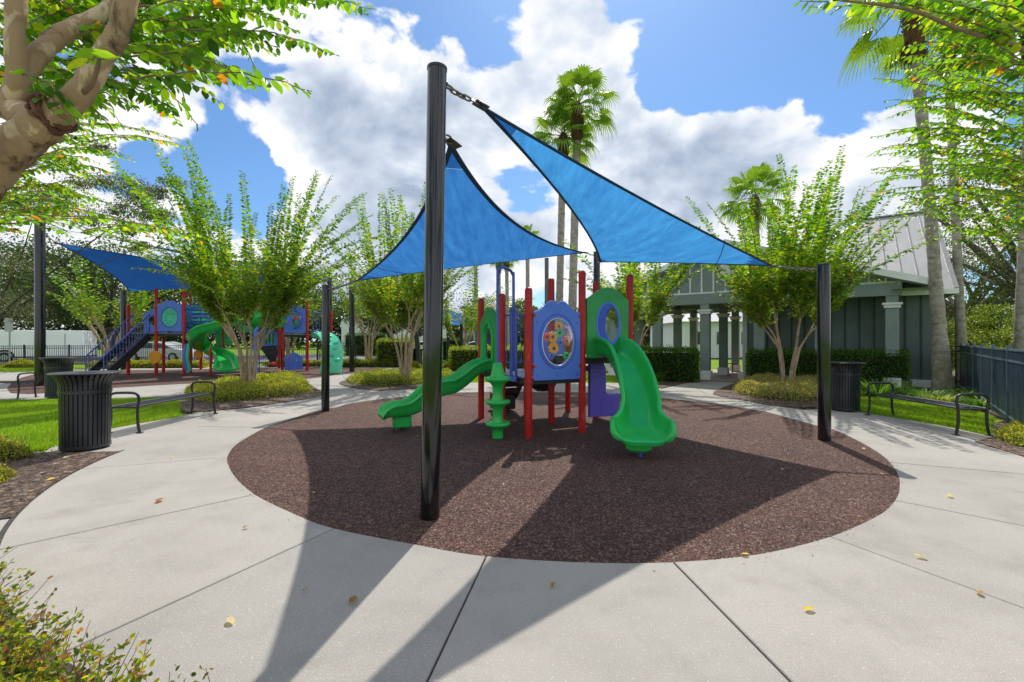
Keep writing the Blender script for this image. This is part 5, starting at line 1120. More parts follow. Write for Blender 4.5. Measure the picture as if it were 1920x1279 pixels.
MB().bar(F(RA, RD, ZRd + .02), F(E0, EF, ZEv + .02), .12, .05).build('ridge_cap', M['seam'], mr, smooth=False)
fbox(MB(), (E0 + E1) / 2 + .0, EF - .03, ZEv - .07, E1 - E0 + .06, .05, .16).build('fascia', M['white_trim'], mr, smooth=False)
fbox(MB(), E1 + .03, (EF + EB) / 2, ZEv - .07, .05, EB - EF + .06, .16).build('fascia', M['white_trim'], mr, smooth=False)
# table inside the breezeway
tb = thing('picnic_table', 'black pedestal table standing in the pavilion breezeway', 'table', tuple(F(.9, 4.5, 0)))
for dz, r_, h_ in ((0, .5, .74),): MB().lathe([(0, .70), (r_, .70), (r_ + .01, .72), (r_, .74), (0, .74)], F(.95, 4.5, 0), 24).build('table_top', M['black_metal'], tb); MB().tube([F(.95, 4.5, 0), F(.95, 4.5, .7)], .05, 10).build('pedestal', M['black_metal'], tb)
for s in (-.75, .75): b = MB(); b.lathe([(0, .42), (.2, .42), (.2, .46), (0, .46)], F(.95 + s, 4.5, 0), 16); b.tube([F(.95 + s, 4.5, 0), F(.95 + s, 4.5, .43)], .03, 8); b.build('seat', M['black_metal'], tb)

# ================================================================== fences
def picket_fence(label, a, b, h, pitch, post_every, pm_, rm_, pw=.02, rails=(.1, .85, .97), postw=.06, name='picket_fence', one=False, group=None, pd=None):
    a, b = Vector(a), Vector(b); d = b - a; ln = d.length; u_ = d.normalized(); q = math.atan2(u_.y, u_.x); t = thing(name, label, 'fence', tuple(a), group=group)
    n = int(ln / pitch)
    if one:
        bb_ = MB()
        for k in range(n): bb_.box(a + u_ * (k + .5) * pitch + Vector((0, 0, h / 2)), (pw, pd or pw, h * .94), rz=q)
        bb_.build('pickets', pm_, t, smooth=False, kind='stuff')
    else:
        first = MB().box((0, 0, 0), (pw, pd or pw, h * .94)).build('picket', pm_, None, smooth=False, bevel=.003); first.parent = t
        for k in range(n):
            p = u_ * (k + .5) * pitch + Vector((0, 0, h / 2)); o = first if k == 0 else first.copy()
            if k: COL.objects.link(o); o.parent = t
            o.location = p; o.rotation_euler = (0, 0, q)
    for z in rails: MB().bar(a + Vector((0, 0, z * h)), b + Vector((0, 0, z * h)), postw * .7, .035).build('rail', rm_, t, smooth=False)
    m_ = max(1, round(ln / post_every))
    for k in range(m_ + 1):
        p = a + d * k / m_; MB().box(p + Vector((0, 0, h * .525)), (postw, postw, h * 1.05), rz=q).build('post', rm_, t, smooth=False, bevel=.003)
    return t
fa = (15.0, 15.2, 0); fb = (9.62, 8.95, 0); fc_ = (8.35, 7.45, 0)
picket_fence('tall navy blue picket fence running along the right edge', fa, (7.9, 6.95, 0), 1.36, .118, 1.75, M['navy_fence'], M['navy_rail'], .098, (.10, .84, .985), .055, pd=.018, name='blue_fence')
picket_fence('short dark fence piece between pavilion and palms', (12.6, 15.2, 0), (15.0, 15.2, 0), 1.36, .12, 1.2, M['black_metal'], M['black_metal'], .016, (.1, .85, .97), .05, one=True)
picket_fence('black picket fence along the road at the left', (-36, 26.0, 0), (-10.2, 29.7, 0), 1.22, .115, 2.44, M['black_metal'], M['black_metal'], .018, (.08, .88, .99), .07, one=True)
picket_fence('farther dark fence beyond the green climber', (-19, 50, 0), (-13.5, 50.5, 0), 1.4, .14, 2.44, M['black_metal'], M['black_metal'], .02, (.08, .88, .99), .08, one=True)

# ================================================================== farther shade sails
g2n = 'black poles of the far shade sails'
H1 = Vector((A(75, 0, 15.4).x, 15.4, 0)); L1 = Vector((A(231.5, 0, 24).x, 24, 0)); H2 = Vector((A(618, 0, 27).x, 27, 0)); L2 = Vector((A(660, 0, 22.3).x, 22.3, 0))
pole(H1, H1 + Vector((0, 0, 5.9)), .14, 'thick black pole rising behind the left litter bins', g2n)
pole(L1, L1 + Vector((0, 0, 4.15)), .13, 'black pole behind the blue stair railing', g2n)
pole(H2, H2 + Vector((0, 0, 5.25)), .13, 'dark pole partly hidden behind the short near pole', g2n)
pole(L2, L2 + Vector((0, 0, 4.15)), .125, 'black pole standing right of the green climber', g2n)
c1, c2, c3 = A(103, 455, 15.9), A(243, 547, 23.2), A(598, 527, 26.5)
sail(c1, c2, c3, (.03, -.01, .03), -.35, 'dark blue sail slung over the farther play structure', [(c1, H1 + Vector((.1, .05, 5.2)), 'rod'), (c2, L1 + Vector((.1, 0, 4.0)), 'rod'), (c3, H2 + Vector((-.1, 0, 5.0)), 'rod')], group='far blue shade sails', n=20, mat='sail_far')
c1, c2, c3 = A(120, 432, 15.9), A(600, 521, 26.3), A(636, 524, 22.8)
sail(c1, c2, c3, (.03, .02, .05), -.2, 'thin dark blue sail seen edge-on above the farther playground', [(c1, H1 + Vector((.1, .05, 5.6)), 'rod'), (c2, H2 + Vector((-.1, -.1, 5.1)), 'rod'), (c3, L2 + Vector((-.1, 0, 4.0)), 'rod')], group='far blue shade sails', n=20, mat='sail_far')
# blue canopy farther off
cn = thing('shade_canopy', 'far light blue hipped shade canopy on dark posts', 'shade canopy', (A(850, 0, 34).x, 34, 0))
x0, x1 = A(800, 0, 33).x, A(905, 0, 33).x; zt = 1.5 + 48 * 34 / 853; zl = 1.5 + 30 * 34 / 853
MB().add([(x0, 31, zl + .25), (x1 + .3, 31, zl - .1), (x1 + .3, 37, zl - .1), (x0, 37, zl + .25), (A(840, 0, 34).x, 34, zt + .5)], [(0, 1, 4), (1, 2, 4), (2, 3, 4), (3, 0, 4)]).build('canopy', M['sail'], cn, smooth=False)
for px in (840, 865): x = A(px, 0, 32).x; MB().tube([(x, 32, 0), (x, 32, zl + .2)], .11, 12).build('post', M['black_metal'], cn)
gpst = thing('grey_pole', 'plain grey pole behind the play tower', 'pole', (A(1025, 0, 19).x, 19, 0)); MB().tube([(A(1025, 0, 19).x, 19, 0), (A(1025, 0, 19).x, 19, 4.93)], .085, 16).build('shaft', M['grey_post'], gpst); MB().tube([(A(1025, 0, 19).x, 19, 4.93), (A(1025, 0, 19).x, 19, 4.96)], .09, 16).build('cap', M['grey_post'], gpst)

# ================================================================== farther play structure
fs_ = thing('far_play_structure', 'larger play structure with green spiral slide and blue stair railings', 'play structure', (-14.5, 20.5, 0))
def fpost(px, py, top):
    p = G(px, py); Y = p.y; h = 1.5 + (640 - top) / 853 * Y
    o = MB().tube([p - Vector((0, 0, .02)), p + Vector((0, 0, h - .04)), p + Vector((0, 0, h))], [.068, .068, .04], 14).build('post', M['red'], fs_)
    for z in (1.85, 2.9): MB().lathe([(.07, z - .02), (.085, z - .018), (.085, z + .018), (.07, z + .02)], p, 14).build('clamp', M['red'], o)
    return p
P_a = fpost(240.6, 703.5, 572); P_b = fpost(293, 703.5, 542); P_c = fpost(345, 703.5, 545); P_d = fpost(306.6, 699, 560); P_e = fpost(357, 699, 548)
P_f = fpost(376.6, 693, 556); P_g = fpost(419, 697, 556); P_h = fpost(479, 696, 558); P_i = fpost(529.5, 698, 563); P_j = fpost(576, 696, 567); P_k = fpost(523, 691, 575); P_l = fpost(621, 690, 583)
def fdeck(pts, z):
    d_ = MB().prism([(p[0], p[1]) for p in pts], z - .03, z).build('deck', M['deck'], fs_, smooth=False); MB().prism([(p[0], p[1]) for p in pts], z - .14, z - .034).build('deck_rim', M['black_rubber'], d_, smooth=False)
def q2(p, dy): return Vector((p.x + dy * p.x / p.y * .2, p.y + dy, 0))
fdeck([P_a, P_b, q2(P_b, 1.1), q2(P_a, 1.1)], 1.86); fdeck([P_b + Vector((.05, 0, 0)), P_c, q2(P_c, 1.1), q2(P_b, 1.1) + Vector((.05, 0, 0))], 1.86)
fdeck([P_g, P_h, q2(P_h, 1.2), q2(P_g, 1.2)], 1.95); fdeck([P_i, P_j, q2(P_j, 1.2), q2(P_i, 1.2)], 1.84)
def wp(name, a, b, z0, z1, m, holes=(), hump=2, label=None, mar=.08, dyy=-.02, th=.05):
    """upright panel between two ground points"""
    a, b = Vector(a), Vector(b); d = b - a; d.z = 0; wd = d.length - 2 * mar; c = (a + b) / 2; an = math.atan2(d.y, d.x)
    return panel(name, [(x, z) for x, z in wavy_top(wd, z0, z1, z1 - .2, hump)], list(holes), th, m, fs_, Matrix.Translation((c.x - fs_.location.x, c.y + dyy - fs_.location.y, -fs_.location.z)) @ Matrix.Rotation(an, 4, 'Z'), bevel=.012, label=label)
pg = wp('flower_panel', P_b, P_c, 1.93, 3.30, M['blue_panel'], [ell(0, 2.55, .36, .42)])
cpt = (P_b + P_c) / 2
dd_ = MB(); dd_.v, dd_.f = [], []; n_ = 40
dk = MB().add([(cpt.x + .36 * math.cos(2 * math.pi * k / n_), cpt.y + y, 2.55 + .42 * math.sin(2 * math.pi * k / n_)) for y in (-.03, .01) for k in range(n_)], [tuple(range(n_)), tuple(reversed(range(n_, 2 * n_)))] + [(k, n_ + k, n_ + (k + 1) % n_, (k + 1) % n_) for k in range(n_)])
o_d = dk.build('green_disc', M['seaglass'], pg)
for k in range(12):
    a = 2 * math.pi * k / 12; MB().tube([(cpt.x + .12 * math.cos(a + s) , cpt.y - .04, 2.55 + .14 * math.sin(a + s)) for s in (0,)] + [(cpt.x + .30 * math.cos(a), cpt.y - .04, 2.55 + .36 * math.sin(a))], .014, 6).build('petal_rib', M['mint'], o_d)
MB().tube([(cpt.x + .37 * math.cos(a), cpt.y - .04, 2.55 + .43 * math.sin(a)) for a in np.linspace(0, 2 * math.pi, 40, endpoint=False)], .018, 6, closed=True).build('disc_ring', M['blue_metal'], o_d)
wp('window_panel', q2(P_a, 1.0), q2(P_b, 1.0), 1.90, 3.0, M['blue_panel'], [ell(.05, 2.45, .40, .26)], hump=1)
wp('back_panel', q2(P_b, 1.1), q2(P_c, 1.1), 1.9, 3.1, M['blue_panel'], hump=1, dyy=.1)
# stairs toward the viewer, with two railings
sd_ = Vector((-.15, -.99, 0)).normalized(); sp_ = Vector((-.99, .15, 0)); s0 = Vector((-16.06, 20.15, 0)); run = 1.95
for k in range(7):
    f = (k + .5) / 7; p = s0 + sd_ * run * f + sp_ * .42; MB().box(p + Vector((0, 0, 1.86 * (1 - f) - .02)), (.80, .30, .05), rz=math.atan2(sp_.y, sp_.x)).build('stair_tread', M['black_rubber'], fs_, smooth=False, bevel=.008)
for o_ in (0, .85):
    a = s0 + sp_ * o_; b = a + sd_ * run
    st_ = MB().bar(a + Vector((0, 0, 1.72)), b + Vector((0, 0, .02)), .06, .30).build('stringer', M['black_rubber'], fs_, smooth=False, bevel=.01)
    top_a, top_b = a + Vector((0, 0, 2.68)), b + Vector((0, 0, .88)); fr = MB()
    fr.tube([a + Vector((0, 0, 1.90)), top_a, top_b, b + Vector((0, 0, .0))], .026, 8); fr.tube([a + Vector((0, 0, 1.95)), b + Vector((0, 0, .16))], .022, 8)
    hr = fr.build('stair_railing', M['blue_metal'], fs_)
    for k in range(1, 15): f = k / 15; p = a.lerp(b, f); MB().tube([p + Vector((0, 0, 1.95 - 1.79 * f)), p + Vector((0, 0, 2.68 - 1.80 * f))], .014, 6).build('baluster', M['blue_metal'], hr)
# slatted barrel bridge
bz = 2.62; bx0, bx1 = A(350, 0, 20.8).x, A(407, 0, 20.8).x; br = MB()
for x in np.linspace(bx0 + .05, bx1 - .05, 4): br.tube([(x, 20.9 + .52 * math.cos(a), bz + .52 * math.sin(a)) for a in np.linspace(0, 2 * math.pi, 28, endpoint=False)], .026, 6, closed=True)
brr = br.build('barrel_bridge', M['blue_metal'], fs_)
for k in range(18):
    a = 2 * math.pi * k / 18; MB().box(((bx0 + bx1) / 2, 20.9 + .50 * math.cos(a), bz + .50 * math.sin(a)), (bx1 - bx0, .05, .07), M_=Matrix.Rotation(a, 3, 'X')).build('barrel_slat', M['blue_panel' if k % 2 else 'seaglass'], brr, smooth=False)
# tower panels
wp('tower_panel', P_g + Vector((-.35, 0, 0)), P_g + Vector((.45, 0, 0)), 1.3, 3.45, M['green'], hump=1, mar=.0)
wp('tower_panel', P_g + Vector((.5, .2, 0)), P_h, 1.95, 3.35, M['green'], [ell(0, 2.6, .3, .36)], hump=1)
wp('side_panel', P_f, P_f + Vector((.8, 0, 0)), 1.9, 3.3, M['blue_panel'], hump=2, mar=0)
# green tube between tower and last deck
ty = 21.6; tx0, tx1 = A(473, 0, ty).x, A(527, 0, ty).x; tz = 1.5 + 43 * ty / 853
tbm = MB(); 
pr_ = [(tx0, .44), (tx0 + .02, .47), (tx0 + .10, .47), (tx0 + .12, .43), (tx1 - .12, .43), (tx1 - .10, .47), (tx1 - .02, .47), (tx1, .44)]
tbm.tube([(x, ty, tz) for x, _ in pr_], [r_ for _, r_ in pr_], 32); tb_ = tbm.build('crawl_tube', M['green'], fs_, ang=60)
for px in (486, 514): MB().tube([(A(px, 0, ty - .4).x, ty - .425, tz - .02), (A(px, 0, ty - .4).x, ty - .45, tz - .02)], .035, 12).build('tube_hole', M['black_rubber'], tb_)
# gear panel on the right deck
ggp = wp('gear_panel', P_i, P_j, 1.90, 3.28, M['blue_panel'], [])
gc = (P_i + P_j) / 2
MB().tube([(gc.x + .40 * math.cos(a), gc.y - .06, 2.55 + .42 * math.sin(a)) for a in np.linspace(0, 2 * math.pi, 36, endpoint=False)], .02, 6, closed=True).build('panel_ring', M['blue_metal'], ggp)
for x, z, r_, m_ in ((0, .2, .1, 'greenp'), (-.14, .08, .13, 'orange'), (.12, .06, .11, 'redp'), (-.08, -.12, .13, 'redp'), (.1, -.14, .11, 'greenp'), (0, -.02, .08, 'bluep'), (-.02, -.3, .09, 'greenp')):
    pts = [(gc.x + x + r_ * (1 if k % 2 else .8) * math.cos(2 * math.pi * k / 18), gc.y - .06, 2.55 + z + r_ * (1 if k % 2 else .8) * math.sin(2 * math.pi * k / 18)) for k in range(18)]
    MB().add(pts + [(p[0], p[1] - .05, p[2]) for p in pts], [tuple(reversed(range(18, 36)))] + [(k, (k + 1) % 18, 18 + (k + 1) % 18, 18 + k) for k in range(18)]).build('gear', M[m_], ggp, smooth=False)
# spiral slide
hp = [A(462, 602, 20.9), A(445, 606, 20.2), A(418, 612, 19.6), A(392, 622, 19.3), A(374, 634, 19.6), A(368, 645, 20.2), A(378, 656, 20.8), A(398, 664, 20.9), A(416, 672, 20.4), A(424, 682, 19.8), A(425, 690, 19.3), A(425, 694, 18.95)]
ss = channel(spline_pts(hp, 5), lambda f: .62 + .25 * max(0, (f - .75) / .25) ** 2, lambda f: .30 - .20 * max(0, (f - .9) / .1), rim=.035, th=.045).build('spiral_slide', M['green'], fs_, ang=60)
MB().tube([A(425, 688, 19.5) * Vector((1, 1, 0)), A(425, 692, 19.5)], .06, 10).build('slide_foot', M['green'], ss)
MB().tube([(A(395, 0, 20.1).x, 20.1, 0), (A(395, 0, 20.1).x, 20.1, 1.2)], .05, 10).build('slide_post', M['red'], ss)
# low panels, climber, toys
lp1 = (P_i + Vector((.1, -.1, 0)), P_j + Vector((-.1, -.1, 0)))
def yslot(x, z, r_=.03, l=.12, tilt=.3): return [(x + r_ * math.cos(a) + (tilt * l if math.sin(a) > 0 else -tilt * l), z + (l if math.sin(a) > 0 else -l) + r_ * math.sin(a)) for a in np.linspace(.05, 2 * math.pi + .05, 12, endpoint=False)]
wp('low_panel', lp1[0], lp1[1], .10, .92, M['blue_panel'], [yslot(-.28, .64), yslot(-.12, .66), yslot(.12, .64, tilt=-.3), yslot(.28, .66, tilt=-.3)], hump=1)
wp('window_box', A(491, 0, 22.2) * Vector((1, 1, 0)) + Vector((0, 0, 0)), A(521, 0, 22.2) * Vector((1, 1, 0)), 1.22, 2.1, M['blue_panel'], [[(-.26, 1.36), (.26, 1.36), (.26, 1.84), (-.26, 1.84)]], hump=1, mar=0)
for k in range(4): x = A(496 + k * 6.5, 0, 22.25).x; MB().tube([(x, 22.25, 1.34), (x, 22.25, 1.9)], .05, 8).build('green_roller', M['seaglass'], fs_)
MB().tube([A(479, 650, 20.5) * Vector((1, 1, 0)), A(479, 650, 20.5) * Vector((1, 1, 0)) + Vector((0, 0, 2.0)), A(484, 616, 20.6)], .09, 10).build('bent_pipe', M['blue_panel'], fs_)
MB().tube([(A(486, 0, 20.0).x, 20.0, 0), (A(486, 0, 20.0).x, 20.0, 1.0)], .03, 8).build('leg', M['blue_metal'], fs_)
stp = MB(); stp.add([A(488, 650, 21.4), A(516, 648, 21.4), A(522, 660, 21.4), A(515, 684, 21.4), A(508, 682, 21.4), A(490, 656, 21.4)] + [A(488, 650, 22.1), A(516, 648, 22.1), A(522, 660, 22.1), A(515, 684, 22.1), A(508, 682, 22.1), A(490, 656, 22.1)], [(0, 1, 2, 3, 4, 5), (11, 10, 9, 8, 7, 6)] + [(i, 6 + i, 6 + (i + 1) % 6, (i + 1) % 6) for i in range(6)])
stp.build('black_steps', M['black_rubber'], fs_, smooth=False, bevel=.01)
MB().lathe([(0, -.12), (.08, -.09), (.12, 0), (.08, .09), (0, .12)], A(512.5, 683, 21.2), 14).build('red_ball', M['redp'], fs_)
dsc = A(291, 670, 19.9); MB().tube([dsc - Vector((0, .03, 0)), dsc + Vector((0, .03, 0))], .27, 28).build('orange_disc', M['yelloworange'], fs_, ang=50)
MB().tube([dsc, dsc + Vector((.2, .3, .05))], .04, 8).build('disc_arm', M['red'], fs_)
MB().tube([A(372, 665, 20.8) - Vector((0, .03, 0)), A(372, 665, 20.8) + Vector((0, .03, 0))], .2, 20).build('orange_drum', M['orange'], fs_, ang=50)
for k, (px, m_) in enumerate(((348.5, 'blue_panel'), (354.5, 'mint'))):
    a_, b_ = A(px, 645, 20.2), A(px + 2, 696, 20.2); MB().tube(spline_pts([b_, a_ * .5 + b_ * .5 + Vector((-.03, -.1, 0)), a_], 3), .075, 10).build('curved_rail', M[m_], fs_)
# rock climber: an arched panel with hand holds
cb_ = MB(); n_ = 14; cl_rings = []
xs0, xs1 = P_j.x + .1, A(642, 0, 20.6).x
def clp(f, s, o=0): 
    a = f * math.pi / 2; g_ = math.sin(a) ** .9; xl = -9.85 + 1.25 * g_; xr = -9.15 + 1.50 * g_
    return Vector((xl + (xr - xl) * s, 22.3 - 1.9 * f, 1.85 * math.cos(a) ** .75 + .03 + o))
for i in range(n_ + 1):
    f = i / n_; cl_rings.append([clp(f, 0), clp(f, 1), clp(f, 1) + Vector((0, -.05, .05)), clp(f, 0) + Vector((0, -.05, .05))])
clm = MB().sweep(cl_rings).build('rock_climber', M['mint'], fs_, ang=60)
rk = random.Random(3)
for k in range(14):
    f = .1 + .82 * k / 13; s = .25 + .5 * ((k * 7) % 5) / 4; p = clp(f, s) + Vector((0, -.05, .05)); r_ = rk.uniform(.07, .11)
    MB().lathe([(r_ * 1.2, -.05), (r_, .02), (r_ * .6, .05), (0, .06)], p, 10).build('hand_hold', M['seaglass'], clm)
side = MB().add([clp(i / n_, 0) for i in range(n_ + 1)] + [clp(i / n_, 0) + Vector((-.02, .12, -.20 * (1 - .8 * i / n_))) for i in range(n_ + 1)], [(i, i + 1, n_ + 2 + i, n_ + 1 + i) for i in range(n_)]).build('climber_side', M['mint'], clm)
ra = MB(); ra.tube([P_j + Vector((.15, .3, 2.0)), P_l + Vector((-.1, .2, 2.0))], .03, 6); ra.tube([P_j + Vector((.15, .3, 3.0)), P_l + Vector((-.1, .2, 2.95))], .03, 6)
rr_ = ra.build('guard_rail', M['blue_metal'], fs_)
for k in range(7): p = (P_j + Vector((.15, .3, 0))).lerp(P_l + Vector((-.1, .2, 0)), k / 6); MB().tube([p + Vector((0, 0, 2.0)), p + Vector((0, 0, 3.0))], .02, 6).build('guard_bar', M['blue_metal'], rr_)
ar = P_j + Vector((.55, .4, 0)); MB().tube([ar + Vector((0, 0, 3.0))] + [ar + Vector((.22 - .22 * math.cos(a), 0, 3.2 + .22 * math.sin(a))) for a in np.linspace(0, math.pi, 8)] + [ar + Vector((.44, 0, 3.0))], .022, 6).build('hoop', M['blue_metal'], fs_)
for i, px in enumerate((594, 600, 606)):
    p = G(px, 684); MB().tube([p] + [p + Vector((.09 - .09 * math.cos(a), 0, .8 + .09 * math.sin(a))) for a in np.linspace(0, math.pi, 8)] + [p + Vector((.18, 0, 0))], .018, 6).build('balance_hoop', M['black_metal'], fs_)

# ================================================================== road side things
tr = thing('trailer', 'white box trailer with two wheels parked behind the black fence', 'trailer', (A(156, 0, 33).x, 33, 0))
TX1 = A(156, 0, 33).x; TX0 = TX1 - 7.4
bx = MB().box(((TX0 + TX1) / 2, 34.2, 1.33), (TX1 - TX0, 2.4, 1.86)).build('box', M['white_van'], tr, bevel=.04)
MB().box(((TX0 + TX1) / 2, 34.2, .38), (TX1 - TX0, 2.3, .10)).build('chassis', M['black_metal'], tr)
dxa, dxb = A(102, 0, 33).x, A(130, 0, 33).x
MB().box(((dxa + dxb) / 2, 32.985, 1.25), (dxb - dxa, .02, 1.5)).build('side_door', M['white_van'], tr, bevel=.008)
MB().box((dxa + .05, 32.96, 1.1), (.05, .03, .3)).build('door_handle', M['black_metal'], tr)
for x in (dxa, dxb): MB().box((x, 32.975, 1.25), (.025, .025, 1.54)).build('door_frame', M['seam'], tr)
for px in (15, 48):
    c = Vector((A(px, 0, 33).x, 32.95, .36)); wv_ = MB().tube([c + Vector((0, 0, 0)), c + Vector((0, .25, 0))], .36, 28).build('wheel', M['tyre'], tr, ang=50); MB().tube([c - Vector((0, .02, 0)), c + Vector((0, .05, 0))], .2, 20).build('rim', M['rim'], wv_, ang=50)
    MB().tube([c + Vector((.46 * math.cos(a), .06, .04 + .44 * math.sin(a))) for a in np.linspace(0, math.pi, 14)], .075, 6).build('fender', M['black_metal'], tr)
tr.rotation_euler = (0, 0, R(24))
def car(label, x0, Y, m_, col, length=4.6, flip=1):
    t = thing('parked_car', label, 'car', (x0, Y, 0)); prof_ = [(0, .35), (.02, .72), (.10, .86), (.75, .95), (1.25, 1.34), (1.7, 1.44), (2.6, 1.45), (3.1, 1.36), (3.75, .98), (4.35, .86), (4.58, .66), (4.6, .35)]
    if flip < 0: prof_ = [(4.6 - x, z) for x, z in prof_][::-1]
    rings = [[Vector((x0 + x, Y + y, .35 + (z - .35) * k)) for x, z in prof_] for y, k in ((0, .93), (.10, 1.0), (1.60, 1.0), (1.70, .93))]
    b = MB(); b.sweep(rings); b.build('body', col, t, ang=50)
    cab = [(1.0, .98), (1.32, 1.30), (1.75, 1.38), (2.55, 1.39), (3.0, 1.31), (3.5, .98)]
    if flip < 0: cab = [(4.6 - x, z) for x, z in cab][::-1]
    for a_, b_ in ((0, 3), (3, 6)):
        pass
    MB().add([(x0 + x, Y - .012 + .0, z) for x, z in cab], [tuple(range(6))]).build('side_window', M['window'], t, smooth=False)
    xm = x0 + 2.3; MB().box((xm, Y - .02, 1.17), (.07, .02, .42)).build('door_pillar', col, t)
    for x in (.85, 3.7):
        xx = x0 + (x if flip > 0 else 4.6 - x); w_ = MB().tube([(xx, Y - .03, .33), (xx, Y + .2, .33)], .33, 24).build('wheel', M['tyre'], t, ang=50); MB().tube([(xx, Y - .05, .33), (xx, Y, .33)], .2, 16).build('rim', M['rim'], w_, ang=50)
    MB().box((x0 + (4.5 if flip > 0 else .1), Y + .1, .72), (.22, .3, .12)).build('headlight', M['bubble'], t); MB().box((x0 + (.08 if flip > 0 else 4.52), Y + .1, .78), (.12, .3, .14)).build('tail_light', M['redp'], t); return t
car('silver car parked behind the far play structure stairs', A(347, 0, 33).x - 4.6, 33, 0, M['silver_car'])
car('distant red car parked in front of the far houses', A(696, 0, 62).x, 62, 0, M['redp'])
car('distant white car parked beside the red one', A(716, 0, 62).x + 3.6, 62.5, 0, M['white_van'])
car('distant white car under the blue canopy', A(862, 0, 58).x, 58, 0, M['white_van'])
sg = thing('road_sign', 'back of a small road sign on a thin grey post', 'sign', (A(18, 0, 25).x, 25, 0)); x = A(18, 0, 25).x
MB().tube([(x, 25, 0), (x, 25, 2.75)], .035, 8).build('sign_post', M['rim'], sg); MB().box((x, 24.96, 2.4), (.46, .02, .75)).build('sign_plate', M['rim'], sg, bevel=.005)
def house(label, x0, x1, Y, hw, hr, wallm, roofm, nwin, name='house', dep=10):
    t = thing(name, label, 'house', ((x0 + x1) / 2, Y, 0)); MB().box(((x0 + x1) / 2, Y + dep / 2, hw / 2), (x1 - x0, dep, hw)).build('wall', wallm, t, smooth=False)
    o = .5; mx_ = (x1 - x0) * .3; MB().add([(x0 - o, Y - o, hw), (x1 + o, Y - o, hw), (x1 + o, Y + dep + o, hw), (x0 - o, Y + dep + o, hw), (x0 + mx_, Y + dep / 2, hr), (x1 - mx_, Y + dep / 2, hr)], [(0, 1, 5, 4), (1, 2, 5), (2, 3, 4, 5), (3, 0, 4), (3, 2, 1, 0)]).build('roof', roofm, t, smooth=False)
    for k in range(nwin):
        x = x0 + (x1 - x0) * (k + .5) / nwin; f = MB().box((x, Y - .03, hw * .55), (1.1, .06, 1.3)).build('window', M['white_trim'], t); MB().box((x, Y - .065, hw * .55), (.94, .02, 1.14)).build('pane', M['window'], f)
    return t
house('tan roofed house behind the blue canopy', A(866, 0, 60).x, A(960, 0, 60).x, 60, 3.1, 6.8, M['stucco'], M['tan_roof'], 3)
house('long white building beyond the myrtle stems', A(640, 0, 78).x, A(835, 0, 78).x, 78, 6.0, 8.0, M['house_white'], M['roof'], 5)
house('white house seen through the pavilion breezeway', 15.2, 26, 40, 3.2, 5.6, M['house_white'], M['roof'], 5)
# ================================================================== fallen leaves
fl_ = [(305, 938, .10, (.42, .20, .06), 'brown curled leaf on the left part of the ring walk'), (428, 1164, .07, (.75, .66, .42), 'cream dry leaf left of the sail shadow'), (655, 1137, .075, (.40, .24, .10), 'brown leaf inside the sail shadow stripe'), (575, 1108, .035, (.36, .28, .08), 'tiny brown leaf in the left sail shadow'),
       (655, 990, .04, (.60, .46, .10), 'small yellow leaf at the rubber rim left of the pole'), (1037, 1097, .055, (.45, .30, .06), 'ochre leaf on the bluish shaded slab'), (1390, 1044, .06, (.75, .62, .10), 'yellow leaf at the rubber rim on the right'), (1527, 1146, .065, (.80, .58, .05), 'bright yellow leaf on the right slabs'),
       (1738, 1049, .07, (.78, .66, .25), 'pale yellow leaf near the right edge'), (1780, 931, .08, (.74, .62, .30), 'thin pale leaf on the right side of the walk'), (1835, 1112, .06, (.50, .34, .16), 'dull brown leaf at the lower right'), (945, 910, .04, (.75, .70, .62), 'whitish leaf on sunlit rubber beside the tall pole'),
       (590, 928, .06, (.62, .56, .50), 'pale leaf on the shaded rubber at the left'), (1470, 882, .045, (.80, .78, .72), 'white bit on the shaded rubber at the right'), (1617, 843, .06, (.72, .50, .32), 'pinkish leaf on the rubber beside the right pole'), (1655, 893, .06, (.70, .50, .36), 'pinkish leaf at the right rim of the rubber'),
       (318, 860, .05, (.66, .58, .30), 'pale leaf on the walk below the left bench'), (118, 862, .07, (.70, .55, .40), 'tan leaf on the bare mulch beside the bin'), (467, 990, .05, (.38, .24, .14), 'brown leaf near the diagonal joint at the left'), (105, 900, .08, (.66, .50, .36), 'tan leaf lying on the mulch at the left edge'), (60, 922, .08, (.6, .38, .22), 'russet leaf on the mulch at the left edge'), (785, 820, .05, (.7, .5, .3), 'small leaf beside the wave slide end')]
for i, (px, py, l, c, lb) in enumerate(fl_):
    p = G(px, py); a = rnd.uniform(0, 6.28); o = leaves('fallen_leaf', M['leaf'], [(p.x, p.y, .014)], [(math.cos(a), math.sin(a), .02)], [(.25 * math.sin(a), .2, 1)], l, l * .55, [c], None, rich=True, kind=None, label=lb, cat='leaf', group='fallen leaves on the ground')
    me = o.data; 
    for v in me.vertices: v.co.z += .012 * abs(math.sin(v.co.x * 190) * math.cos(v.co.y * 170)) 
n = 5200; q = np.vstack([poly_sample(nbed, 2600), poly_sample([(p.x, p.y) for p in rbed], 1200), poly_sample(flat(B1), 1400)])
hz = np.concatenate([np.full(2600, .012), np.full(1200, .014), np.full(1400, .018)])
leaves('mulch_chips', M['leaf_hard'], np.column_stack([q, hz]), nrmz(rng.normal(size=(n, 3)) * [1, 1, .12]), rv(n) * .3 + [0, 0, 1], rng.uniform(.02, .06, n), .012, pick([(.05, .03, .02), (.12, .08, .055), (.25, .18, .13), (.42, .33, .25)], [4, 4, 3, 1.3], n), None, label='loose bark chips over the planting beds')

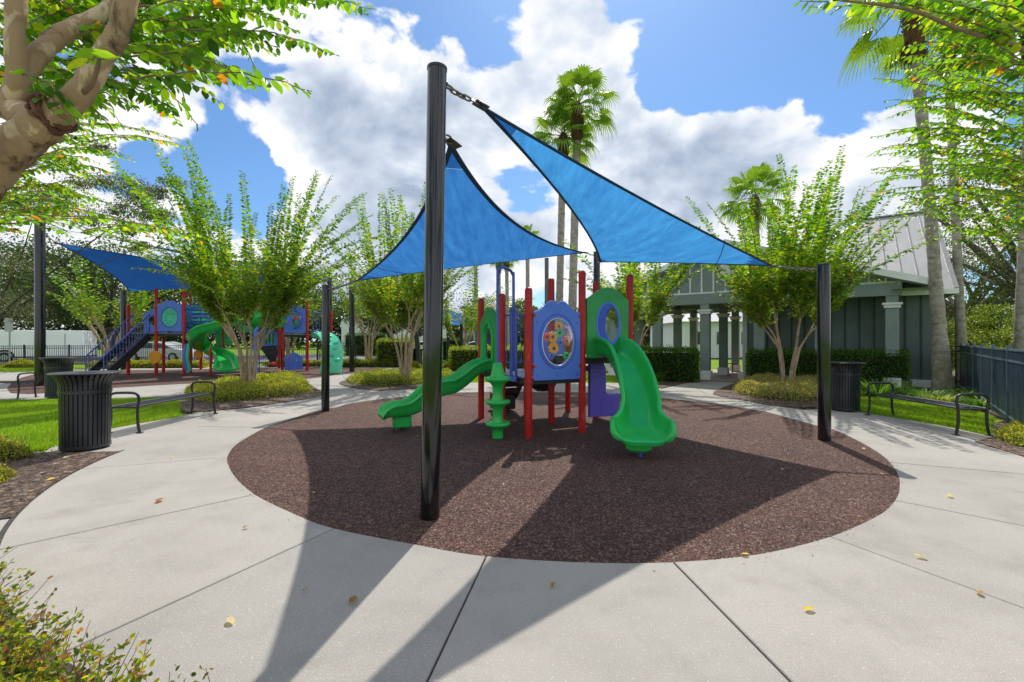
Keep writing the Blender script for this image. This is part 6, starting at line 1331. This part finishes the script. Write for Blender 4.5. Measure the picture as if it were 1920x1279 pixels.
# ================================================================== near crape myrtles overhead
def limb(t, pts, r, m='near_bark', seg=18, name='branch'):
    p = spline_pts([A(*q) for q in pts], 8); n_ = len(p); rr_l = [np.interp(i / (n_ - 1), np.linspace(0, 1, len(r)), r) * (1 + .05 * math.sin(i * 1.7) + .03 * math.sin(i * .9 + 2)) for i in range(n_)]
    return MB().tube(p, rr_l, seg).build(name, M[m], t, ang=70)
nl = thing('myrtle_tree', 'nearest crape myrtle with thick mottled limbs in the top left corner', 'tree', (-2.75, 1.75, 0), group='near trees overhead')
limb(nl, [(-560, 1500, 1.75), (-420, 900, 1.72), (-260, 560, 1.70), (-100, 410, 1.66), (0, 300, 1.62), (62, 248, 1.60), (115, 205, 1.58)], [.10, .09, .081, .073, .066, .059, .052], name='trunk')
limb(nl, [(100, 218, 1.585), (150, 175, 1.56), (190, 110, 1.55), (222, 60, 1.55), (245, -40, 1.56), (262, -160, 1.58)], [.046, .038, .034, .032, .032, .030])
limb(nl, [(90, 232, 1.6), (40, 215, 1.66), (0, 190, 1.7), (-60, 160, 1.75)], [.045, .046, .048, .05])
limb(nl, [(22, 205, 1.67), (32, 150, 1.64), (28, 70, 1.62), (34, -40, 1.62), (40, -120, 1.6)], [.038, .031, .028, .029, .027])
limb(nl, [(36, 150, 1.66), (75, 100, 1.72), (120, 62, 1.80), (190, 28, 1.92), (240, -20, 2.0), (300, -80, 2.1)], [.031, .033, .033, .030, .027, .024])
limb(nl, [(120, 200, 1.6), (170, 160, 1.52), (188, 105, 1.48)], [.012, .008, .005], m='twig')
# rough ring of flaking bark where the trunk forks
ca, cb2 = A(100, 214, 1.585), A(128, 198, 1.575); dr_ = (cb2 - ca).normalized(); o1_ = dr_.orthogonal().normalized(); o2_ = dr_.cross(o1_)
for s_, rr0, th_ in ((0, .060, .009), (.014, .056, .006), (-.016, .062, .006)):
    MB().tube([ca + dr_ * (s_ + .008 * math.sin(a * 3 + s_ * 90)) + (o1_ * math.cos(a) + o2_ * math.sin(a)) * (rr0 + .006 * math.sin(a * 5 + 1)) for a in np.linspace(0, 2 * math.pi, 40, endpoint=False)], [th_ * (1 + .4 * math.sin(k * 1.9)) for k in range(40)], 8, closed=True).build('bark_collar', M['boot'], nl)
def spray(t, a, b, droop, ll, sp, out, tw, r=.004, wf=.58, lo=.02, hang=.5):
    p0, p1 = A(*a), A(*b); n_ = 12; pts = [p0.lerp(p1, k / n_) + Vector((0, 0, droop * math.sin(math.pi * k / n_) + .006 * math.sin(k * 2.1))) for k in range(n_ + 1)]
    tw.tube(pts, [r * (1 - .75 * k / n_) + .0006 for k in range(n_ + 1)], 5, caps=False); feather(pts, sp, ll, out, lo, wf, hang); return pts
out = []; tw = MB()
SP = [((255, 150, 1.6), (585, 172, 1.75), .05, .072, .020), ((300, 60, 1.7), (628, 103, 2.3), .06, .062, .02), ((380, -10, 1.9), (700, 18, 2.5), .04, .062, .02), ((230, 130, 1.7), (372, 236, 1.9), .05, .06, .02), ((250, 100, 1.65), (480, 160, 2.0), .05, .066, .02), ((260, 40, 1.7), (520, 90, 2.1), .05, .066, .02),
      ((240, 20, 1.6), (470, 20, 2.0), .04, .07, .02), ((300, -40, 1.8), (600, 10, 2.3), .02, .06, .022), ((200, 110, 1.5), (160, 118, 1.42), .01, .10, .03), ((120, 190, 1.6), (250, 200, 1.75), .04, .06, .02), ((200, 150, 1.9), (330, 215, 2.2), .03, .06, .018), ((150, 60, 1.8), (300, 90, 2.0), .05, .06, .018),
      ((20, 60, 1.9), (200, 10, 2.1), .03, .06, .018), ((60, 20, 2.0), (230, 60, 2.2), .03, .06, .018), ((60, -20, 2.0), (350, 10, 2.3), .0, .06, .016), ((80, 180, 1.55), (140, 230, 1.5), .02, .06, .02), ((40, 140, 1.5), (130, 190, 1.5), .02, .065, .02), ((170, 100, 1.75), (400, 120, 2.1), .06, .062, .018),
      ((180, 60, 1.9), (420, 60, 2.2), .05, .06, .018), ((300, 120, 1.75), (450, 60, 1.9), .02, .065, .02), ((350, 20, 1.9), (560, 60, 2.2), .05, .06, .02), ((400, 0, 2.0), (480, 130, 2.1), .03, .06, .02), ((310, 90, 1.9), (350, 200, 2.0), .02, .058, .02), ((540, -20, 2.4), (690, 30, 2.6), .03, .058, .02)]
for a, b, dr, ll, sp in SP: spray(nl, a, b, dr, ll, sp, out, tw)
r6 = random.Random(91)
for a, b, dr, ll, sp in SP[:24]:
    if b[0] > 560: b = (b[0] - 120, b[1], b[2])
    spray(nl, (a[0] + r6.uniform(-20, 20), a[1] + r6.uniform(-30, 20), a[2] + r6.uniform(.1, .6)), (b[0] + r6.uniform(-60, 10), b[1] + r6.uniform(-40, 25), b[2] + r6.uniform(.1, .7)), dr, ll * .95, sp * 1.05, out, tw)
r5 = random.Random(19)
for k in range(190):        # inner mass of foliage near the limbs
    px, py = r5.uniform(-40, 420), r5.uniform(-60, 150) if r5.random() < .8 else r5.uniform(140, 215); px = px * (.55 if py > 140 else 1); Y = r5.uniform(1.9, 2.9)
    spray(nl, (px - r5.uniform(20, 60), py - r5.uniform(-10, 50), Y), (px + r5.uniform(30, 90), py + r5.uniform(-15, 45), Y + r5.uniform(-.1, .3)), .03, .056, .020, out, tw, .003)
tw.build('twigs', M['twig'], nl, kind='stuff')
NG = [(.10, .27, .014), (.15, .35, .018), (.23, .44, .02), (.38, .50, .025), (.70, .30, .03), (.04, .13, .012)]
n_all = len(out); order = sorted(range(n_all), key=lambda i: -out[i][3] / max(.6, out[i][0][1])); big, rest = order[:300], order[300:]
cols = pick(NG, [6, 6, 4.5, 1.8, .28, 1.2], n_all, .14)
def leaf_parts(t, out, idx, cols, names='leaf'):
    protos = {}
    for i in idx:
        q = out[i]; key = rng.integers(0, 10**9)
        leaves('leaf', M['leaf'], [q[0]], [q[1]], [q[2]], q[3], q[4], [cols[i]], t, rich=True, kind=None)
leaf_parts(nl, out, big, cols)
S_ = lambda L_, k: [out[i][k] for i in L_]
leaves('small_leaves', M['leaf'], S_(rest, 0), S_(rest, 1), S_(rest, 2), S_(rest, 3), S_(rest, 4), cols[rest], nl, rich=True)
# the tree behind it, whose small leaves fill the left edge
nl2 = thing('myrtle_tree', 'crape myrtle at the left edge with small leaves and arching sprays', 'tree', (-6.6, 4.2, 0), group='near trees overhead')
MB().tube([(-6.6, 4.2, -.05), (-6.5, 4.2, 1.2), (-6.0, 4.3, 2.4)], [.07, .06, .045], 10).build('trunk', M['myrtle_bark'], nl2)
out, tw = [], MB(); r5 = random.Random(23)
for a, b in [((120, 265, 4.2), (355, 285, 4.6)), ((60, 250, 3.8), (330, 262, 4.2)), ((40, 300, 3.8), (250, 300, 4.2)), ((20, 330, 3.8), (215, 330, 4.2)), ((-40, 425, 3.2), (345, 440, 3.7)), ((-60, 432, 3.2), (180, 436, 3.3)), ((-20, 405, 3.6), (260, 425, 3.9)), ((150, 430, 3.8), (400, 455, 4.4)), ((20, 350, 3.9), (170, 380, 4.2)), ((-20, 380, 3.7), (130, 400, 3.9)), ((200, 430, 4.2), (360, 470, 4.8))]:
    for k in range(2): spray(nl2, (a[0] + r5.uniform(-12, 12), a[1] + r5.uniform(-8, 8), a[2] + k * .25), (b[0] + r5.uniform(-10, 10), b[1] + r5.uniform(-6, 6), b[2] + k * .25), .10, .060, .024, out, tw, .005)
for k in range(120):
    px, py = r5.uniform(-60, 150), r5.uniform(230, 440); 
    if px > 170 - (py - 240) * .2: continue
    Y = r5.uniform(3.6, 5.0); spray(nl2, (px - 30, py - r5.uniform(-10, 25), Y), (px + r5.uniform(20, 70), py + r5.uniform(-15, 25), Y + .3), .05, .058, .026, out, tw, .004)
tw.build('twigs', M['twig'], nl2, kind='stuff'); n_ = len(out); zz = np.array([q[6] for q in out])
leaves('crown', M['leaf'], [q[0] for q in out], [q[1] for q in out], [q[2] for q in out], [q[3] for q in out], [q[4] for q in out], pick(NG, [4, 5, 5, 3, .6, 1], n_), nl2, rich=True)
# right hand tree
nr = thing('myrtle_tree', 'crape myrtle filling the upper right corner with layered sprays', 'tree', (6.6, 4.4, 0), group='near trees overhead')
MB().tube([(6.6, 4.4, -.05), (6.55, 4.4, 1.4), (6.3, 4.35, 2.6), (6.0, 4.3, 3.4)], [.08, .07, .055, .04], 12).build('trunk', M['myrtle_bark'], nr)
limb(nr, [(2300, 330, 4.3), (2050, 180, 3.4), (1920, 95, 2.7), (1800, 55, 2.35), (1700, 18, 2.15), (1560, 0, 2.05)], [.03, .022, .014, .010, .007, .003], m='twig', seg=8)
out, tw = [], MB(); r5 = random.Random(29)
for a, b, ll in [((1900, 75, 2.5), (1500, 6, 2.0), .070), ((1920, 60, 2.5), (1620, -5, 2.1), .07), ((1900, 110, 2.6), (1740, 60, 2.3), .068), ((1940, 130, 2.8), (1670, 160, 3.0), .06), ((1950, 40, 2.6), (1760, 20, 2.4), .066), ((1920, 150, 2.8), (1740, 120, 2.7), .062),
              ((1930, 215, 3.6), (1640, 150, 4.0), .06), ((1930, 260, 3.8), (1632, 250, 4.3), .06), ((1930, 300, 4.0), (1640, 285, 4.5), .06), ((1930, 330, 4.0), (1632, 325, 4.8), .06), ((1930, 370, 4.0), (1650, 365, 4.9), .06), ((1930, 400, 4.2), (1700, 352, 4.8), .06), ((1930, 200, 3.6), (1690, 195, 4.0), .06), ((1930, 430, 4.3), (1730, 400, 5.0), .06), ((1930, 180, 3.4), (1660, 205, 4.2), .06), ((1930, 450, 4.3), (1800, 440, 5.0), .06), ((1930, 350, 3.8), (1660, 335, 4.4), .055)]:
    for k in range(2): spray(nr, (a[0] + r5.uniform(-12, 12), a[1] + r5.uniform(-10, 10), a[2] + k * .2), (b[0] + r5.uniform(0, 40) * k, b[1] + r5.uniform(-8, 8), b[2] + k * .2), .07, ll, .022, out, tw, .005)
for k in range(330):
    px, py = r5.uniform(1700, 1960), r5.uniform(-30, 460)
    if px < 1700 + max(0, (230 - abs(py - 230))) * -.1 + (60 if py > 400 else 0) + r5.uniform(0, 140): continue
    Y = r5.uniform(3.2, 5.6) if py > 130 else r5.uniform(2.6, 4.0); spray(nr, (px + r5.uniform(20, 90), py + r5.uniform(-25, 30), Y), (px - r5.uniform(20, 90), py + r5.uniform(-30, 20), Y + .2), .06, .058, .028, out, tw, .004)
tw.build('twigs', M['twig'], nr, kind='stuff'); n_all = len(out); cols = pick(NG, [4.5, 6, 5.5, 2.6, .25, 1.0], n_all, .14)
order = sorted(range(n_all), key=lambda i: (-out[i][3] / max(.6, out[i][0][1])) if abs(out[i][0][0] / out[i][0][1]) < 1.12 and out[i][0][2] - 1.5 < .76 * out[i][0][1] else 0); big, rest = order[:280], order[280:]
leaf_parts(nr, out, big, cols)
leaves('small_leaves', M['leaf'], S_(rest, 0), S_(rest, 1), S_(rest, 2), S_(rest, 3), S_(rest, 4), cols[rest], nr, rich=True)
